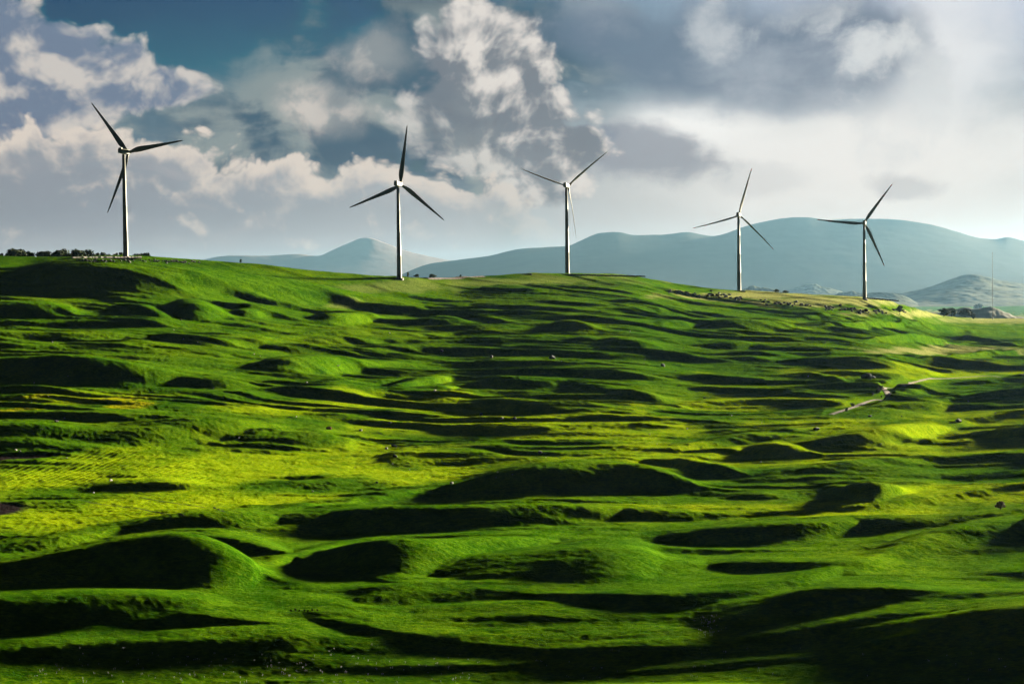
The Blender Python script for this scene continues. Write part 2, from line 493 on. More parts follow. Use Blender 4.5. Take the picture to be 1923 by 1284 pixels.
# hummock crests traced as (x, y, height of the face below the crest), slope of the face, length of the back
RIDGES = [
    # far left slope
    ([(0, 497, 55), (100, 500, 60), (200, 501, 65), (300, 510, 58), (400, 521, 46), (500, 531, 38), (600, 546, 28), (700, 560, 16), (800, 574, 4)], .46, 3),
    ([(-60, 572, 30), (0, 571, 32), (60, 570, 32), (90, 571, 30), (130, 577, 24), (160, 592, 5)], .5, 2),
    ([(225, 572, 4), (245, 574, 20), (275, 577, 30), (300, 585, 22), (330, 600, 6)], .5, 2),
    ([(295, 577, 10), (330, 569, 35), (350, 567, 42), (380, 569, 40), (410, 580, 25), (440, 592, 8)], .5, 2),
    ([(430, 588, 6), (450, 581, 20), (480, 582, 20), (515, 592, 5)], .5, 2),
    ([(-60, 608, 8), (0, 608, 8), (100, 605, 10), (200, 603, 12), (260, 601, 14), (320, 604, 14), (360, 611, 4)], .5, 2),
    ([(-60, 622, 25), (0, 622, 25), (100, 625, 25), (200, 624, 18), (270, 631, 8)], .5, 2),
    ([(280, 627, 10), (310, 627, 22), (340, 629, 25), (400, 634, 20), (480, 640, 18), (530, 646, 5)], .5, 2),
    ([(-60, 654, 8), (0, 654, 9), (100, 653, 9), (200, 650, 9), (260, 647, 10), (310, 650, 5)], .4, 2),
    ([(-80, 676, 35), (0, 674, 36), (60, 671, 46), (120, 667, 60), (180, 672, 57), (250, 682, 46), (300, 692, 35), (350, 704, 20), (410, 718, 4)], .5, 1.6),
    ([(285, 704, 12), (350, 706, 24), (420, 713, 25), (460, 722, 18), (490, 732, 4)], .5, 2),
    ([(300, 741, 3), (400, 743, 8), (450, 745, 10), (520, 742, 5)], .4, 2),
    # middle slope
    ([(575, 598, 5), (600, 591, 25), (640, 587, 27), (690, 588, 20), (725, 596, 5)], .5, 2),
    ([(700, 578, 4), (720, 577, 17), (760, 580, 16), (800, 580, 14), (825, 581, 3)], .5, 2),
    ([(770, 607, 3), (800, 597, 16), (825, 594, 21), (860, 597, 17), (895, 607, 4)], .5, 2),
    ([(865, 591, 3), (900, 594, 11), (940, 598, 10), (965, 605, 3)], .5, 2),
    ([(535, 629, 4), (580, 623, 12), (680, 623, 12), (780, 627, 9), (840, 631, 3)], .45, 2),
    ([(550, 641, 5), (600, 634, 13), (700, 636, 13), (790, 640, 9), (850, 637, 12), (900, 633, 14), (960, 635, 10), (1020, 640, 3)], .45, 2),
    ([(580, 657, 3), (700, 653, 8), (800, 650, 12), (880, 651, 14), (960, 656, 13), (1050, 661, 5)], .45, 2),
    ([(470, 680, 18), (500, 674, 33), (540, 670, 42), (600, 668, 50), (630, 670, 42), (660, 676, 17), (720, 680, 10), (800, 684, 4)], .5, 2),
    ([(440, 722, 4), (480, 724, 10), (540, 722, 13), (590, 721, 9), (630, 718, 2)], .45, 2),
    ([(470, 742, 4), (520, 738, 14), (580, 731, 22), (630, 726, 26), (680, 733, 22), (730, 746, 14), (770, 753, 5)], .28, 2),
    ([(712, 736, 3), (740, 722, 17), (780, 712, 25), (820, 706, 26), (842, 707, 16), (858, 712, 3)], .55, 2),
    ([(745, 741, 4), (800, 730, 17), (830, 725, 24), (850, 724, 22), (875, 731, 5)], .55, 2),
    ([(905, 714, 10), (930, 709, 28), (960, 711, 28), (1020, 713, 20), (1060, 714, 12), (1095, 719, 3)], .55, 2),
    ([(1055, 718, 4), (1090, 722, 12), (1150, 730, 22), (1200, 735, 24), (1240, 745, 15), (1262, 756, 4)], .42, 2),
    ([(745, 756, 4), (820, 750, 12), (880, 750, 12), (930, 759, 4)], .4, 2),
    ([(560, 781, 2), (650, 783, 5), (800, 785, 2)], .4, 2),
    # right slope
    ([(1005, 560, 3), (1060, 563, 10), (1120, 570, 12), (1170, 574, 8), (1240, 578, 9), (1265, 586, 3)], .42, 2),
    ([(1028, 611, 5), (1048, 602, 23), (1080, 602, 22), (1110, 609, 15), (1135, 621, 3)], .5, 2),
    ([(1090, 585, 3), (1150, 585, 7), (1250, 588, 6), (1300, 592, 2)], .4, 2),
    ([(1215, 606, 4), (1240, 602, 13), (1280, 603, 15), (1325, 613, 4)], .45, 2),
    ([(1300, 608, 8), (1335, 602, 22), (1380, 600, 25), (1440, 603, 25), (1480, 607, 18), (1530, 616, 4)], .5, 2),
    ([(1050, 639, 5), (1100, 635, 13), (1150, 637, 6)], .45, 2),
    ([(1125, 641, 5), (1160, 635, 18), (1190, 637, 21), (1230, 645, 13), (1265, 656, 3)], .5, 2),
    ([(1280, 652, 4), (1320, 645, 13), (1360, 640, 19), (1400, 642, 18), (1450, 651, 6)], .5, 2),
    ([(950, 661, 4), (1000, 659, 9), (1060, 661, 4)], .45, 2),
    ([(1020, 669, 3), (1120, 668, 8), (1220, 668, 8), (1300, 672, 9), (1335, 677, 3)], .45, 2),
    ([(1340, 669, 4), (1390, 667, 14), (1440, 671, 16), (1500, 674, 6)], .5, 2),
    ([(1230, 699, 4), (1300, 702, 11), (1360, 705, 15), (1420, 712, 14), (1465, 719, 4)], .42, 2),
    ([(1240, 722, 3), (1320, 724, 8), (1380, 727, 13), (1440, 731, 16), (1510, 736, 18), (1570, 741, 18), (1605, 745, 6)], .45, 2),
    ([(940, 766, 6), (1000, 762, 14), (1050, 760, 16), (1100, 762, 14), (1180, 771, 9), (1240, 773, 4)], .3, 2),
    ([(1480, 598, 3), (1510, 594, 8), (1560, 593, 8), (1595, 597, 3)], .45, 2),
    ([(1535, 613, 5), (1560, 606, 16), (1640, 603, 20), (1700, 604, 16), (1725, 609, 4)], .65, 2),
    ([(1590, 640, 6), (1660, 630, 17), (1720, 626, 21), (1760, 632, 15), (1795, 644, 4)], .65, 2),
    ([(1735, 609, 5), (1780, 604, 11), (1835, 611, 4)], .65, 2),
    ([(1765, 629, 6), (1820, 628, 17), (1870, 636, 15), (1905, 649, 4)], .65, 2),
    ([(1815, 665, 3), (1860, 658, 9), (1923, 655, 9), (2000, 656, 5)], .4, 2),
    ([(1510, 661, 3), (1535, 656, 9), (1560, 657, 8), (1585, 665, 3)], .5, 2),
    ([(1430, 677, 5), (1480, 675, 9), (1540, 672, 13), (1600, 668, 23), (1640, 672, 24), (1690, 685, 18), (1725, 698, 4)], .45, 2),
    ([(1695, 674, 5), (1750, 669, 18), (1800, 673, 21), (1850, 683, 12), (1875, 693, 3)], .45, 2),
    ([(1845, 681, 3), (1870, 675, 10), (1905, 682, 4)], .5, 2),
    ([(1485, 702, 5), (1530, 703, 13), (1570, 711, 15), (1605, 723, 4)], .5, 2),
    ([(1540, 730, 2), (1575, 723, 8), (1605, 729, 2)], .5, 2),
    ([(1682, 741, 3), (1700, 734, 8), (1725, 731, 10), (1752, 740, 4)], .55, 2),
    ([(1765, 717, 5), (1830, 711, 13), (1923, 708, 11), (1990, 708, 8)], .4, 2),
    ([(1440, 751, 5), (1500, 750, 12), (1570, 752, 14), (1608, 757, 4)], .45, 2),
    ([(1780, 750, 8), (1850, 736, 20), (1923, 726, 26), (2000, 722, 26)], .42, 2),
    ([(1615, 766, 4), (1700, 755, 14), (1760, 755, 16), (1800, 762, 8)], .4, 2),
    # mid ground left
    ([(70, 790, 3), (150, 785, 9), (210, 781, 9), (280, 782, 14), (340, 783, 10), (410, 781, 4)], .45, 2),
    ([(-60, 795, 50), (0, 795, 52), (63, 793, 55), (125, 799, 48), (200, 807, 42), (250, 802, 44), (320, 796, 46), (400, 790, 44), (480, 793, 26), (570, 801, 5)], .36, 1.2),
    ([(145, 916, 4), (220, 906, 15), (300, 903, 17), (370, 908, 15), (405, 916, 3)], .40, 2),
    ([(400, 832, 6), (480, 822, 12), (540, 815, 11), (600, 808, 9), (665, 808, 4)], .5, 2),
    ([(440, 836, 4), (480, 835, 8), (540, 830, 11), (600, 828, 11), (655, 833, 4)], .4, 2),
    ([(690, 866, 3), (740, 850, 18), (800, 848, 21), (870, 845, 21), (930, 850, 14), (965, 862, 3)], .30, 2),
    ([(855, 843, 2), (900, 837, 10), (945, 838, 8), (1000, 842, 3)], .45, 2),
    ([(440, 916, 4), (500, 910, 9), (560, 905, 13), (640, 899, 15), (720, 902, 13), (800, 908, 9), (855, 906, 3)], .32, 2),
    ([(535, 958, 2), (600, 949, 10), (680, 935, 13), (760, 925, 13), (845, 911, 9), (880, 905, 5)], .6, 1.5),
    # mid ground centre and right
    ([(1420, 842, 3), (1480, 834, 18), (1530, 825, 24), (1600, 812, 34), (1650, 802, 42), (1700, 794, 44), (1740, 792, 34), (1800, 796, 8)], .40, 1.6),
    ([(1810, 818, 4), (1840, 811, 15), (1880, 809, 19), (1923, 810, 19), (2000, 812, 14)], .5, 2),
    ([(1370, 842, 6), (1440, 833, 24), (1480, 834, 26), (1520, 844, 16), (1555, 856, 3)], .40, 2),
    ([(1185, 854, 3), (1240, 849, 9), (1290, 838, 17), (1350, 822, 22), (1400, 815, 16), (1440, 814, 13), (1500, 816, 11), (1540, 821, 3)], .42, 2),
    ([(1150, 868, 2), (1220, 866, 5), (1290, 864, 18), (1330, 871, 30), (1370, 884, 20), (1405, 896, 4)], .42, 2),
    ([(1430, 893, 5), (1490, 883, 16), (1560, 875, 18), (1640, 865, 15), (1720, 858, 11), (1810, 853, 5)], .42, 2),
    ([(1560, 917, 6), (1590, 909, 44), (1640, 907, 50), (1680, 910, 44), (1715, 920, 8)], .55, 1.2),
    ([(1420, 963, 3), (1470, 957, 9), (1530, 960, 7), (1570, 964, 2)], .4, 2),
    ([(1345, 931, 3), (1400, 927, 12), (1450, 928, 11), (1500, 936, 3)], .4, 2),
    ([(820, 927, 5), (850, 915, 20), (880, 905, 36), (920, 892, 46), (960, 882, 54), (1020, 874, 64), (1100, 870, 54), (1150, 870, 44), (1200, 873, 44), (1240, 880, 46), (1270, 890, 40), (1300, 905, 20), (1335, 926, 3)], .50, 1.5),
    ([(930, 943, 3), (1000, 939, 8), (1060, 938, 9), (1150, 940, 7), (1190, 943, 2)], .45, 2),
    ([(560, 974, 5), (620, 963, 32), (700, 956, 44), (800, 954, 48), (900, 953, 47), (980, 951, 46), (1050, 949, 40), (1120, 949, 30), (1200, 953, 16), (1270, 959, 4)], .5, 1.5),
    # diagonal crest above the big dark face
    ([(90, 1010, 4), (150, 1002, 8), (200, 996, 14), (260, 985, 22), (330, 972, 32), (400, 965, 36), (450, 964, 32), (500, 969, 22), (570, 978, 6)], .5, 1.5),
    ([(1220, 1009, 6), (1280, 1000, 24), (1330, 991, 32), (1400, 985, 37), (1480, 980, 44), (1540, 977, 42), (1600, 977, 28), (1650, 982, 6)], .5, 1.5),
    ([(1050, 1032, 3), (1130, 1017, 8), (1200, 1003, 8), (1280, 993, 3)], .55, 1.5),
    ([(1580, 1037, 3), (1650, 1018, 10), (1720, 1000, 12), (1790, 988, 8), (1830, 985, 3)], .6, 1.5),
    ([(1730, 975, 3), (1780, 968, 10), (1830, 963, 5), (1850, 962, 2)], .5, 2),
    ([(1840, 988, 5), (1880, 980, 26), (1923, 976, 40), (2000, 976, 44)], .5, 1.5),
    ([(585, 1036, 20), (620, 1025, 50), (650, 1020, 70), (720, 1012, 82), (800, 1009, 78), (880, 1008, 62), (960, 1007, 46), (1030, 1010, 30), (1090, 1019, 5)], .52, 1.4),
    ([(790, 1085, 8), (840, 1063, 30), (920, 1048, 52), (1000, 1041, 62), (1070, 1033, 68), (1130, 1027, 66), (1200, 1033, 54), (1290, 1056, 20)], .20, 1.5),
    ([(780, 1101, 4), (880, 1096, 17), (960, 1105, 14), (1080, 1112, 9), (1200, 1113, 10), (1300, 1107, 12), (1370, 1099, 4)], .5, 2),
    ([(1150, 1073, 4), (1220, 1067, 12), (1290, 1062, 12), (1370, 1060, 4)], .45, 2),
    ([(1290, 1063, 5), (1380, 1057, 14), (1450, 1054, 26), (1550, 1052, 34), (1620, 1047, 34), (1710, 1060, 5)], .33, 1.5),
    # near left
    ([(-80, 1075, 40), (0, 1062, 54), (90, 1046, 70), (150, 1032, 84), (230, 1016, 100), (300, 1007, 110), (345, 1004, 114), (400, 1015, 104), (440, 1032, 86), (470, 1053, 62), (500, 1082, 24)], .55, 1.3),
    ([(-80, 1122, 74), (0, 1121, 76), (100, 1117, 84), (200, 1116, 80), (280, 1118, 62), (350, 1123, 38), (420, 1135, 16), (470, 1148, 4)], .46, 1.4),
    ([(120, 1202, 4), (210, 1180, 12), (300, 1160, 24), (370, 1151, 32), (430, 1158, 30), (480, 1166, 24), (560, 1176, 18), (650, 1186, 6)], .5, 1.5),
    ([(-80, 1238, 40), (0, 1228, 26), (80, 1217, 32), (200, 1206, 38), (290, 1202, 42), (450, 1199, 44), (560, 1196, 38), (650, 1196, 26)], .30, 1.5),
    ([(645, 1141, 3), (690, 1122, 18), (740, 1111, 26), (800, 1107, 26), (870, 1109, 22), (950, 1116, 14), (1060, 1122, 5)], .26, 1.5),
    ([(740, 1170, 4), (800, 1160, 16), (850, 1156, 24), (960, 1152, 28), (1060, 1156, 22), (1140, 1164, 6)], .22, 1.5),
    ([(540, 1160, 16), (600, 1160, 24), (680, 1172, 27), (760, 1190, 28), (860, 1203, 30), (960, 1211, 32), (1100, 1214, 34), (1280, 1212, 34), (1400, 1206, 18)], .28, 1.2),
    # near right
    ([(1290, 1172, 5), (1340, 1158, 20), (1380, 1148, 28), (1447, 1134, 32), (1514, 1114, 42), (1581, 1110, 36), (1681, 1115, 22), (1760, 1120, 12), (1830, 1127, 3)], .52, 1.5),
    ([(1790, 1078, 3), (1850, 1070, 9), (1923, 1067, 15), (2000, 1066, 16)], .5, 2),
    ([(1250, 1217, 40), (1380, 1202, 26), (1514, 1176, 30), (1600, 1162, 32), (1700, 1145, 34), (1800, 1139, 28), (1923, 1134, 24), (2000, 1134, 24)], .24, 1.3),
    ([(1560, 1226, 10), (1640, 1204, 22), (1720, 1190, 32), (1800, 1172, 44), (1860, 1158, 54), (1923, 1150, 60), (2050, 1142, 64)], .42, 1.3),
]
# the long folds that run through the hummocks and tie them together
for line, h, g in (
        ([(-80, 1118), (130, 1116), (300, 1118), (430, 1133), (540, 1144), (640, 1152), (760, 1182), (880, 1204), (1000, 1211), (1150, 1213), (1280, 1211), (1400, 1198), (1540, 1170), (1700, 1146), (1923, 1134), (2000, 1132)], 13, .28),
        ([(-80, 1075), (90, 1046), (230, 1018), (345, 1003), (440, 1010), (520, 1030), (600, 1062), (700, 1090), (800, 1099), (960, 1106), (1100, 1111), (1250, 1109), (1400, 1097), (1540, 1072), (1640, 1046), (1740, 1008), (1840, 983), (2000, 970)], 18, .32),
        ([(420, 1062), (520, 1048), (600, 1030), (720, 1011), (880, 1007), (1020, 1008), (1130, 1014), (1280, 993), (1400, 984), (1560, 976), (1700, 974), (1820, 964), (2000, 950)], 17, .34),
        ([(-40, 1022), (120, 1006), (300, 980), (450, 963), (560, 968), (680, 957), (850, 952), (1050, 949), (1200, 953), (1330, 960), (1480, 956), (1620, 948), (1760, 930), (2000, 905)], 15, .34),
        ([(400, 975), (540, 957), (700, 932), (860, 908), (960, 883), (1100, 869), (1220, 866), (1340, 850), (1440, 833), (1560, 820), (1700, 795), (1800, 786), (1923, 771), (2000, 765)], 13, .36),
        ([(1380, 905), (1500, 882), (1640, 865), (1760, 856), (1880, 852), (2000, 853)], 13, .34),
        ([(580, 866), (740, 850), (900, 838), (1060, 850), (1200, 852), (1320, 830), (1440, 813), (1560, 805), (1700, 792)], 10, .36),
        ([(300, 741), (480, 740), (620, 728), (740, 745), (880, 752), (1020, 761), (1200, 770), (1340, 752), (1480, 748), (1620, 758), (1740, 752), (1850, 736), (2000, 722)], 11, .36),
        ([(-60, 690), (120, 668), (300, 690), (420, 716), (540, 722), (640, 726), (760, 712), (900, 709), (1060, 714), (1200, 722), (1380, 726)], 10, .38),
        ([(250, 631), (420, 633), (640, 634), (780, 639), (900, 634), (1050, 641), (1190, 637), (1360, 641), (1500, 655), (1640, 668), (1780, 672), (2000, 690)], 8, .38),
        ([(400, 655), (560, 656), (700, 653), (880, 651), (1050, 660), (1220, 668), (1400, 668), (1560, 674), (1720, 672), (1860, 659), (2000, 654)], 7, .38),
        ([(-60, 606), (120, 605), (280, 603), (420, 615), (580, 623), (760, 626), (900, 622), (1040, 606), (1220, 604), (1380, 600), (1520, 607), (1680, 604), (1800, 612), (2000, 622)], 7, .38)):
    n_ = len(line) - 1
    RIDGES.append(([(x, y, h * (1.75 if y > 760 else 1.45) * (0.8 + 0.45 * math.sin(i * 1.9 + y * 0.13))) for i, (x, y) in enumerate(line)], g, 2.2))

Dg = D[None, :]
Xg, Yg = np.sin(AZ)[:, None] * Dg, np.cos(AZ)[:, None] * Dg
# slow warp so crests wander a little
SW = 0.42
warp = fbm(Xg / 55.0, Yg / 40.0, 3, 0.5, 5) * 0.004
BUMP = np.zeros_like(BASE)
SWELL = np.zeros_like(BASE)
for (pts, g, back) in RIDGES:
    px = np.array([p[0] for p in pts], float); py = np.array([p[1] for p in pts], float); ph = np.array([p[2] for p in pts], float)
    ac, ec = ray(px, py)
    at_, et = ray(px, py + ph)
    i0, i1 = np.searchsorted(AZ, ac[0]), np.searchsorted(AZ, ac[-1])
    if i1 - i0 < 2: continue
    ii = np.arange(i0, i1)
    a = AZ[ii]
    EC, ET = curve(ac, ec, a), curve(ac, et, a)
    tap = np.clip(np.minimum((a - ac[0]) / (ac[1] - ac[0]), (ac[-1] - a) / (ac[-1] - ac[-2])), 0, 1)
    if px[0] < -20: tap = np.clip((ac[-1] - a) / (ac[-1] - ac[-2]), 0, 1)
    if px[-1] > 1940: tap = np.clip((a - ac[0]) / (ac[1] - ac[0]), 0, 1)
    tap = tap * tap * (3 - 2 * tap)
    dcs, ls, aa = [], [], []
    for k, i in enumerate(ii):
        jj = np.searchsorted(D, [120.0, DSIL[i]])
        seg = np.maximum.accumulate(BASE[i, jj[0]:jj[1]] / D[jj[0]:jj[1]])
        Dt = np.interp(ET[k], seg, D[jj[0]:jj[1]])
        gg = max(g, EC[k] + 0.12)
        Dc = Dt * (gg - ET[k]) / (gg - EC[k])
        zb = np.interp(Dc, D, BASE[i])
        dcs.append(Dc); ls.append(Dc - Dt); aa.append(max(Dc * EC[k] - zb, 0.0) * tap[k])
    # let the ends run out softly past the traced crest
    npx = (i1 - i0)
    ext = int(min(0.16 * npx + 14, 60)); sg = min(0.07 * npx + 5.0, 24.0)
    kk = np.arange(-int(3 * sg), int(3 * sg) + 1); ker = np.exp(-0.5 * (kk / sg) ** 2); ker /= ker.sum()
    pad = ext + len(ker) // 2
    def run(v, zero=False):
        v = np.array(v)
        m_ = min(len(v) - 1, max(3, len(v) // 5))
        if zero:
            lo = np.zeros(pad) if px[0] >= -20 else np.full(pad, v[0])
            hi_ = np.zeros(pad) if px[-1] <= 1940 else np.full(pad, v[-1])
        else:
            lo = v[0] - (v[m_] - v[0]) / m_ * np.arange(pad, 0, -1) * 0.7
            hi_ = v[-1] + (v[-1] - v[-1 - m_]) / m_ * np.arange(1, pad + 1) * 0.7
        return np.concatenate([lo, v, hi_])
    sg2 = min(0.20 * npx + 8.0, 46.0)
    k2 = np.arange(-int(3 * sg2), int(3 * sg2) + 1); ker2 = np.exp(-0.5 * (k2 / sg2) ** 2); ker2 /= ker2.sum()
    DCS = run(dcs)
    DCS = np.convolve(np.pad(DCS, len(k2) // 2, 'edge'), ker2, 'valid')
    A0 = np.array(aa)
    A1 = []
    for k, i in enumerate(ii):
        Dc = DCS[pad + k]
        A1.append(max(Dc * EC[k] - np.interp(Dc, D, BASE[i]), 0.0) * tap[k])
    A1 = np.clip(np.array(A1), 0.45 * A0, 1.7 * A0 + 0.6)
    AS = run(A1, True)
    sm_ = np.convolve(AS, ker, 'same')
    AS = 0.6 * sm_ + 0.4 * np.minimum(AS, sm_ * 1.5 + 0.5)
    for k in range(len(DCS)):
        i = i0 - pad + k
        if i < 0 or i >= len(AZ) or AS[k] < 0.02: continue
        Dc, A = DCS[k], AS[k]
        L = max(A / (g * 0.76), 3.0)
        Dt = Dc - L
        B = np.clip(back * L * 1.3, 22, 150)
        j0, j1 = np.searchsorted(D, [Dt - 2, Dc + B])
        if j1 - j0 < 2: continue
        dd = D[j0:j1] * (1 + warp[i, j0:j1])
        s = np.clip((dd - Dt) / L, 0, 1)
        f = np.where(s < 1, 0.15 * s + 0.85 * s * s * (3 - 2 * s), 0.5 + 0.5 * np.cos(np.clip((dd - Dc) / B, 0, 1) * math.pi))
        BUMP[i, j0:j1] = np.maximum(BUMP[i, j0:j1], (1 - SW) * A * f)
    # the low wide swell that carries the crest on into its surroundings
    sg3 = min(0.20 * npx + 14.0, 60.0); ext3 = int(min(0.55 * npx + 30, 150))
    k3 = np.arange(-int(3 * sg3), int(3 * sg3) + 1); ker3 = np.exp(-0.5 * (k3 / sg3) ** 2); ker3 /= ker3.sum()
    S3 = np.convolve(np.pad(AS, ext3), ker3, 'same') * SW
    S3 = np.maximum(S3, np.pad(AS, ext3) * SW)
    S3 = np.convolve(S3, ker, 'same')
    D3 = np.pad(DCS, ext3, 'edge')
    for k in range(len(S3)):
        i = i0 - pad - ext3 + k
        if i < 0 or i >= len(AZ) or S3[k] < 0.03: continue
        Dc = D3[k]; L3 = max(1.9 * S3[k] / SW / g, 10.0); B3 = np.clip(L3 * 2.2, 50, 190)
        j0, j1 = np.searchsorted(D, [Dc - L3, Dc + B3])
        if j1 - j0 < 2: continue
        q = D[j0:j1] - Dc
        f = np.where(q < 0, 0.5 + 0.5 * np.cos(np.clip(-q / L3, 0, 1) * math.pi), 0.5 + 0.5 * np.cos(np.clip(q / B3, 0, 1) * math.pi))
        SWELL[i, j0:j1] = np.maximum(SWELL[i, j0:j1], S3[k] * f)

BUMP = BUMP + SWELL
BUMP *= (1 - ss(np.abs(AZ), R(19.0), R(24.0)))[:, None]
# smooth the ridge field a touch across azimuth and depth
for _ in range(4):
    BUMP[1:-1] = 0.25 * BUMP[:-2] + 0.5 * BUMP[1:-1] + 0.25 * BUMP[2:]
BUMP[:, 1:-1] = 0.25 * BUMP[:, :-2] + 0.5 * BUMP[:, 1:-1] + 0.25 * BUMP[:, 2:]


def pix_poly_mask(poly, soft=0.006):
    """1 inside a ground polygon given by photo corners (dropped onto the base), world-space soft edge"""
    a, e = ray([p[0] for p in poly], [p[1] for p in poly])
    return a, e


# ground cover masks in (azimuth, elevation-of-base) turned into world positions
EB = BASE / Dg


def blob(px, py, rx, ry, wob=0.25, seed=1):
    a, e = ray(px, py)
    q = np.hypot((AZ[:, None] - a) / (rx / FPX), (EB - e) / (ry / FPX))
    q = q + wob * 1.6 * WOB
    return 1 - ss(q, 0.35, 1.15)


WOB = fbm(Xg / 30.0, Yg / 40.0, 3, 0.5, 21) * 2
CROP_LIT = np.zeros_like(BASE)  # yellow-green field, plus sunlit brightness painted onto the right-hand grass
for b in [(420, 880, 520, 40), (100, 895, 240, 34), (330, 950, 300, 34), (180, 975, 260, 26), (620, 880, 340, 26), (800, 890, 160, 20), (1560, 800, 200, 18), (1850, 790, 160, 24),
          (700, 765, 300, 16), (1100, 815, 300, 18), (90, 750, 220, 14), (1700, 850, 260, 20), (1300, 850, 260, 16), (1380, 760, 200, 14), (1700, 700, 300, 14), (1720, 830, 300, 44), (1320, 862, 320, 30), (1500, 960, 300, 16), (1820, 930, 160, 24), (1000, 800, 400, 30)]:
    CROP_LIT = np.maximum(CROP_LIT, blob(*b))
DRY = np.zeros_like(BASE)
for b in [(1560, 566, 190, 14), (1400, 556, 160, 10), (1720, 590, 130, 8), (1000, 528, 260, 12), (760, 540, 160, 14), (1880, 600, 130, 10), (245, 597, 14, 5), (1780, 660, 200, 8),
          (640, 575, 60, 5)]:
    DRY = np.maximum(DRY, blob(*b) * (0.85 if b[0] > 1350 else 0.3))
GOLD = np.zeros_like(BASE)
for b in [(200, 751, 70, 5), (250, 760, 60, 7), (60, 747, 70, 4), (20, 786, 60, 4)]:
    GOLD = np.maximum(GOLD, blob(*b))
SOIL = np.zeros_like(BASE)
a_, e_ = ray(0, 962)
SOIL = np.maximum(SOIL, np.clip(blob(-40, 958, 105, 17, 0.03) * 2.2 - 0.6, 0, 1))
SOIL = np.maximum(SOIL, np.clip(blob(10, 862, 130, 6, 0.05) * 2.2 - 0.6, 0, 1))

flat = 1 - np.clip(np.maximum(CROP_LIT * ss(Dg, 440, 520) * (1 - ss(Dg, 700, 800)) * (1 - ss(AZ[:, None], R(-5), R(-1))), SOIL), 0, 1) * 0.75
und = fbm(Xg / 120.0, Yg / 38.0, 3, 0.45, 1)
ter = fbm(Xg / 150.0 + und * 0.5, Yg / 13.0, 3, 0.55, 9)
fine = fbm(Xg / 9.0, Yg / 6.0, 3, 0.6, 13)
tus = fbm(Xg / 2.6, Yg / 2.0, 2, 0.6, 17)
mid = ss(D, 200, 300) * (1 - ss(D, 2400, 3500))
sharp_ter = np.where(ter > 0, ter, ter * 0.6)
def saw(t):
    t = t - np.floor(t)
    return np.where(t < 0.3, ss(t, 0, 0.3), 0.5 + 0.5 * np.cos((t - 0.3) / 0.7 * math.pi))


w1 = fbm(Xg / 240.0, Yg / 90.0, 3, 0.45, 31); w2 = fbm(Xg / 140.0, Yg / 45.0, 3, 0.5, 37)
m1 = ss(fbm(Xg / 210.0, Yg / 45.0, 3, 0.5, 41), -0.15, 0.45); m2 = ss(fbm(Xg / 110.0, Yg / 26.0, 3, 0.5, 43), -0.10, 0.40)
terr = saw(Yg / 36.0 + 1.5 * w1) * m1 * 3.4 + saw(Yg / 15.0 + 1.5 * w2 + w1) * m2 * 1.4
terr = terr * (1 - 0.6 * blob(1650, 800, 420, 60)) * (1 - 0.7 * ss(BUMP, 1.5, 6.0)) * (0.25 + 0.6 * ss(Dg, 450, 800))
ROADS = [[(1560, 779), (1600, 766), (1650, 751), (1664, 745), (1666, 737), (1668, 729), (1690, 722), (1712, 719)],
         [(1712, 719), (1770, 711), (1860, 706), (1923, 704), (1990, 703)]]
RM = np.zeros_like(BASE)
for line in ROADS:
    for (x0, y0), (x1, y1) in zip(line[:-1], line[1:]):
        for t in np.linspace(0, 1, max(2, int(math.hypot(x1 - x0, y1 - y0) / 3))):
            a, e = ray(x0 + (x1 - x0) * t, y0 + (y1 - y0) * t)
            RM = np.maximum(RM, 1 - ss(np.hypot((AZ[:, None] - a) * FPX / 18.0, (EB - e) * FPX / 9.0), 0.4, 1.0))
BUMP = BUMP * (1 - 0.95 * RM)
mid = mid[None, :] * (1 - 0.92 * RM)
H = BASE + BUMP + mid * ((terr + und * 1.5 + sharp_ter * (0.30 + 0.5 * ss(Dg, 450, 800))) * flat + fine * (0.12 + 0.14 * ss(Dg, 400, 600)) + tus * (0.08 + 0.10 * ss(Dg, 380, 560)))
rows = ss(blob(120, 890, 330, 36, 0.2), 0.2, 0.7)
H = H + rows * 0.13 * np.sin((Xg * 0.965 - Yg * 0.26) * (2 * math.pi / 2.6) + fbm(Xg / 25, Yg / 60, 2, 0.5, 51) * 1.5) * (0.5 + 0.5 * ss(fbm(Xg / 22, Yg / 30, 2, 0.5, 52), -0.2, 0.3))
# keep the skyline where the photograph has it
H = np.where((Dg > DSIL[:, None] * 0.96) & (Dg < 2600), BASE + (H - BASE) * 0.35, H)


def gz(x, y):
    a, d = math.atan2(x, y), math.hypot(x, y)
    i = min(max(np.searchsorted(AZ, a) - 1, 0), len(AZ) - 2)
    j = min(max(np.searchsorted(D, d) - 1, 0), len(D) - 2)
    u, v = (a - AZ[i]) / (AZ[i + 1] - AZ[i]), (d - D[j]) / (D[j + 1] - D[j])
    return float((H[i, j] * (1 - u) + H[i + 1, j] * u) * (1 - v) + (H[i, j + 1] * (1 - u) + H[i + 1, j + 1] * u) * v)


def at(px, py, dmin=230.0):
    """first point of the terrain along the view ray of a photo pixel"""
    a, e = ray(px, py); a, e = float(a), float(e)
    i = min(max(np.searchsorted(AZ, a) - 1, 0), len(AZ) - 2)
    u = (a - AZ[i]) / (AZ[i + 1] - AZ[i])
    h = H[i] * (1 - u) + H[i + 1] * u
    j = np.nonzero((h / D >= e) & (D > dmin))[0]
    d = D[j[0]] if len(j) else float(np.interp(a, AZ, DSIL))
    x, y = math.sin(a) * d, math.cos(a) * d
    return Vector((x, y, gz(x, y)))


def mpp(p): return math.hypot(p.x, p.y) / FPX   # metres per photo pixel


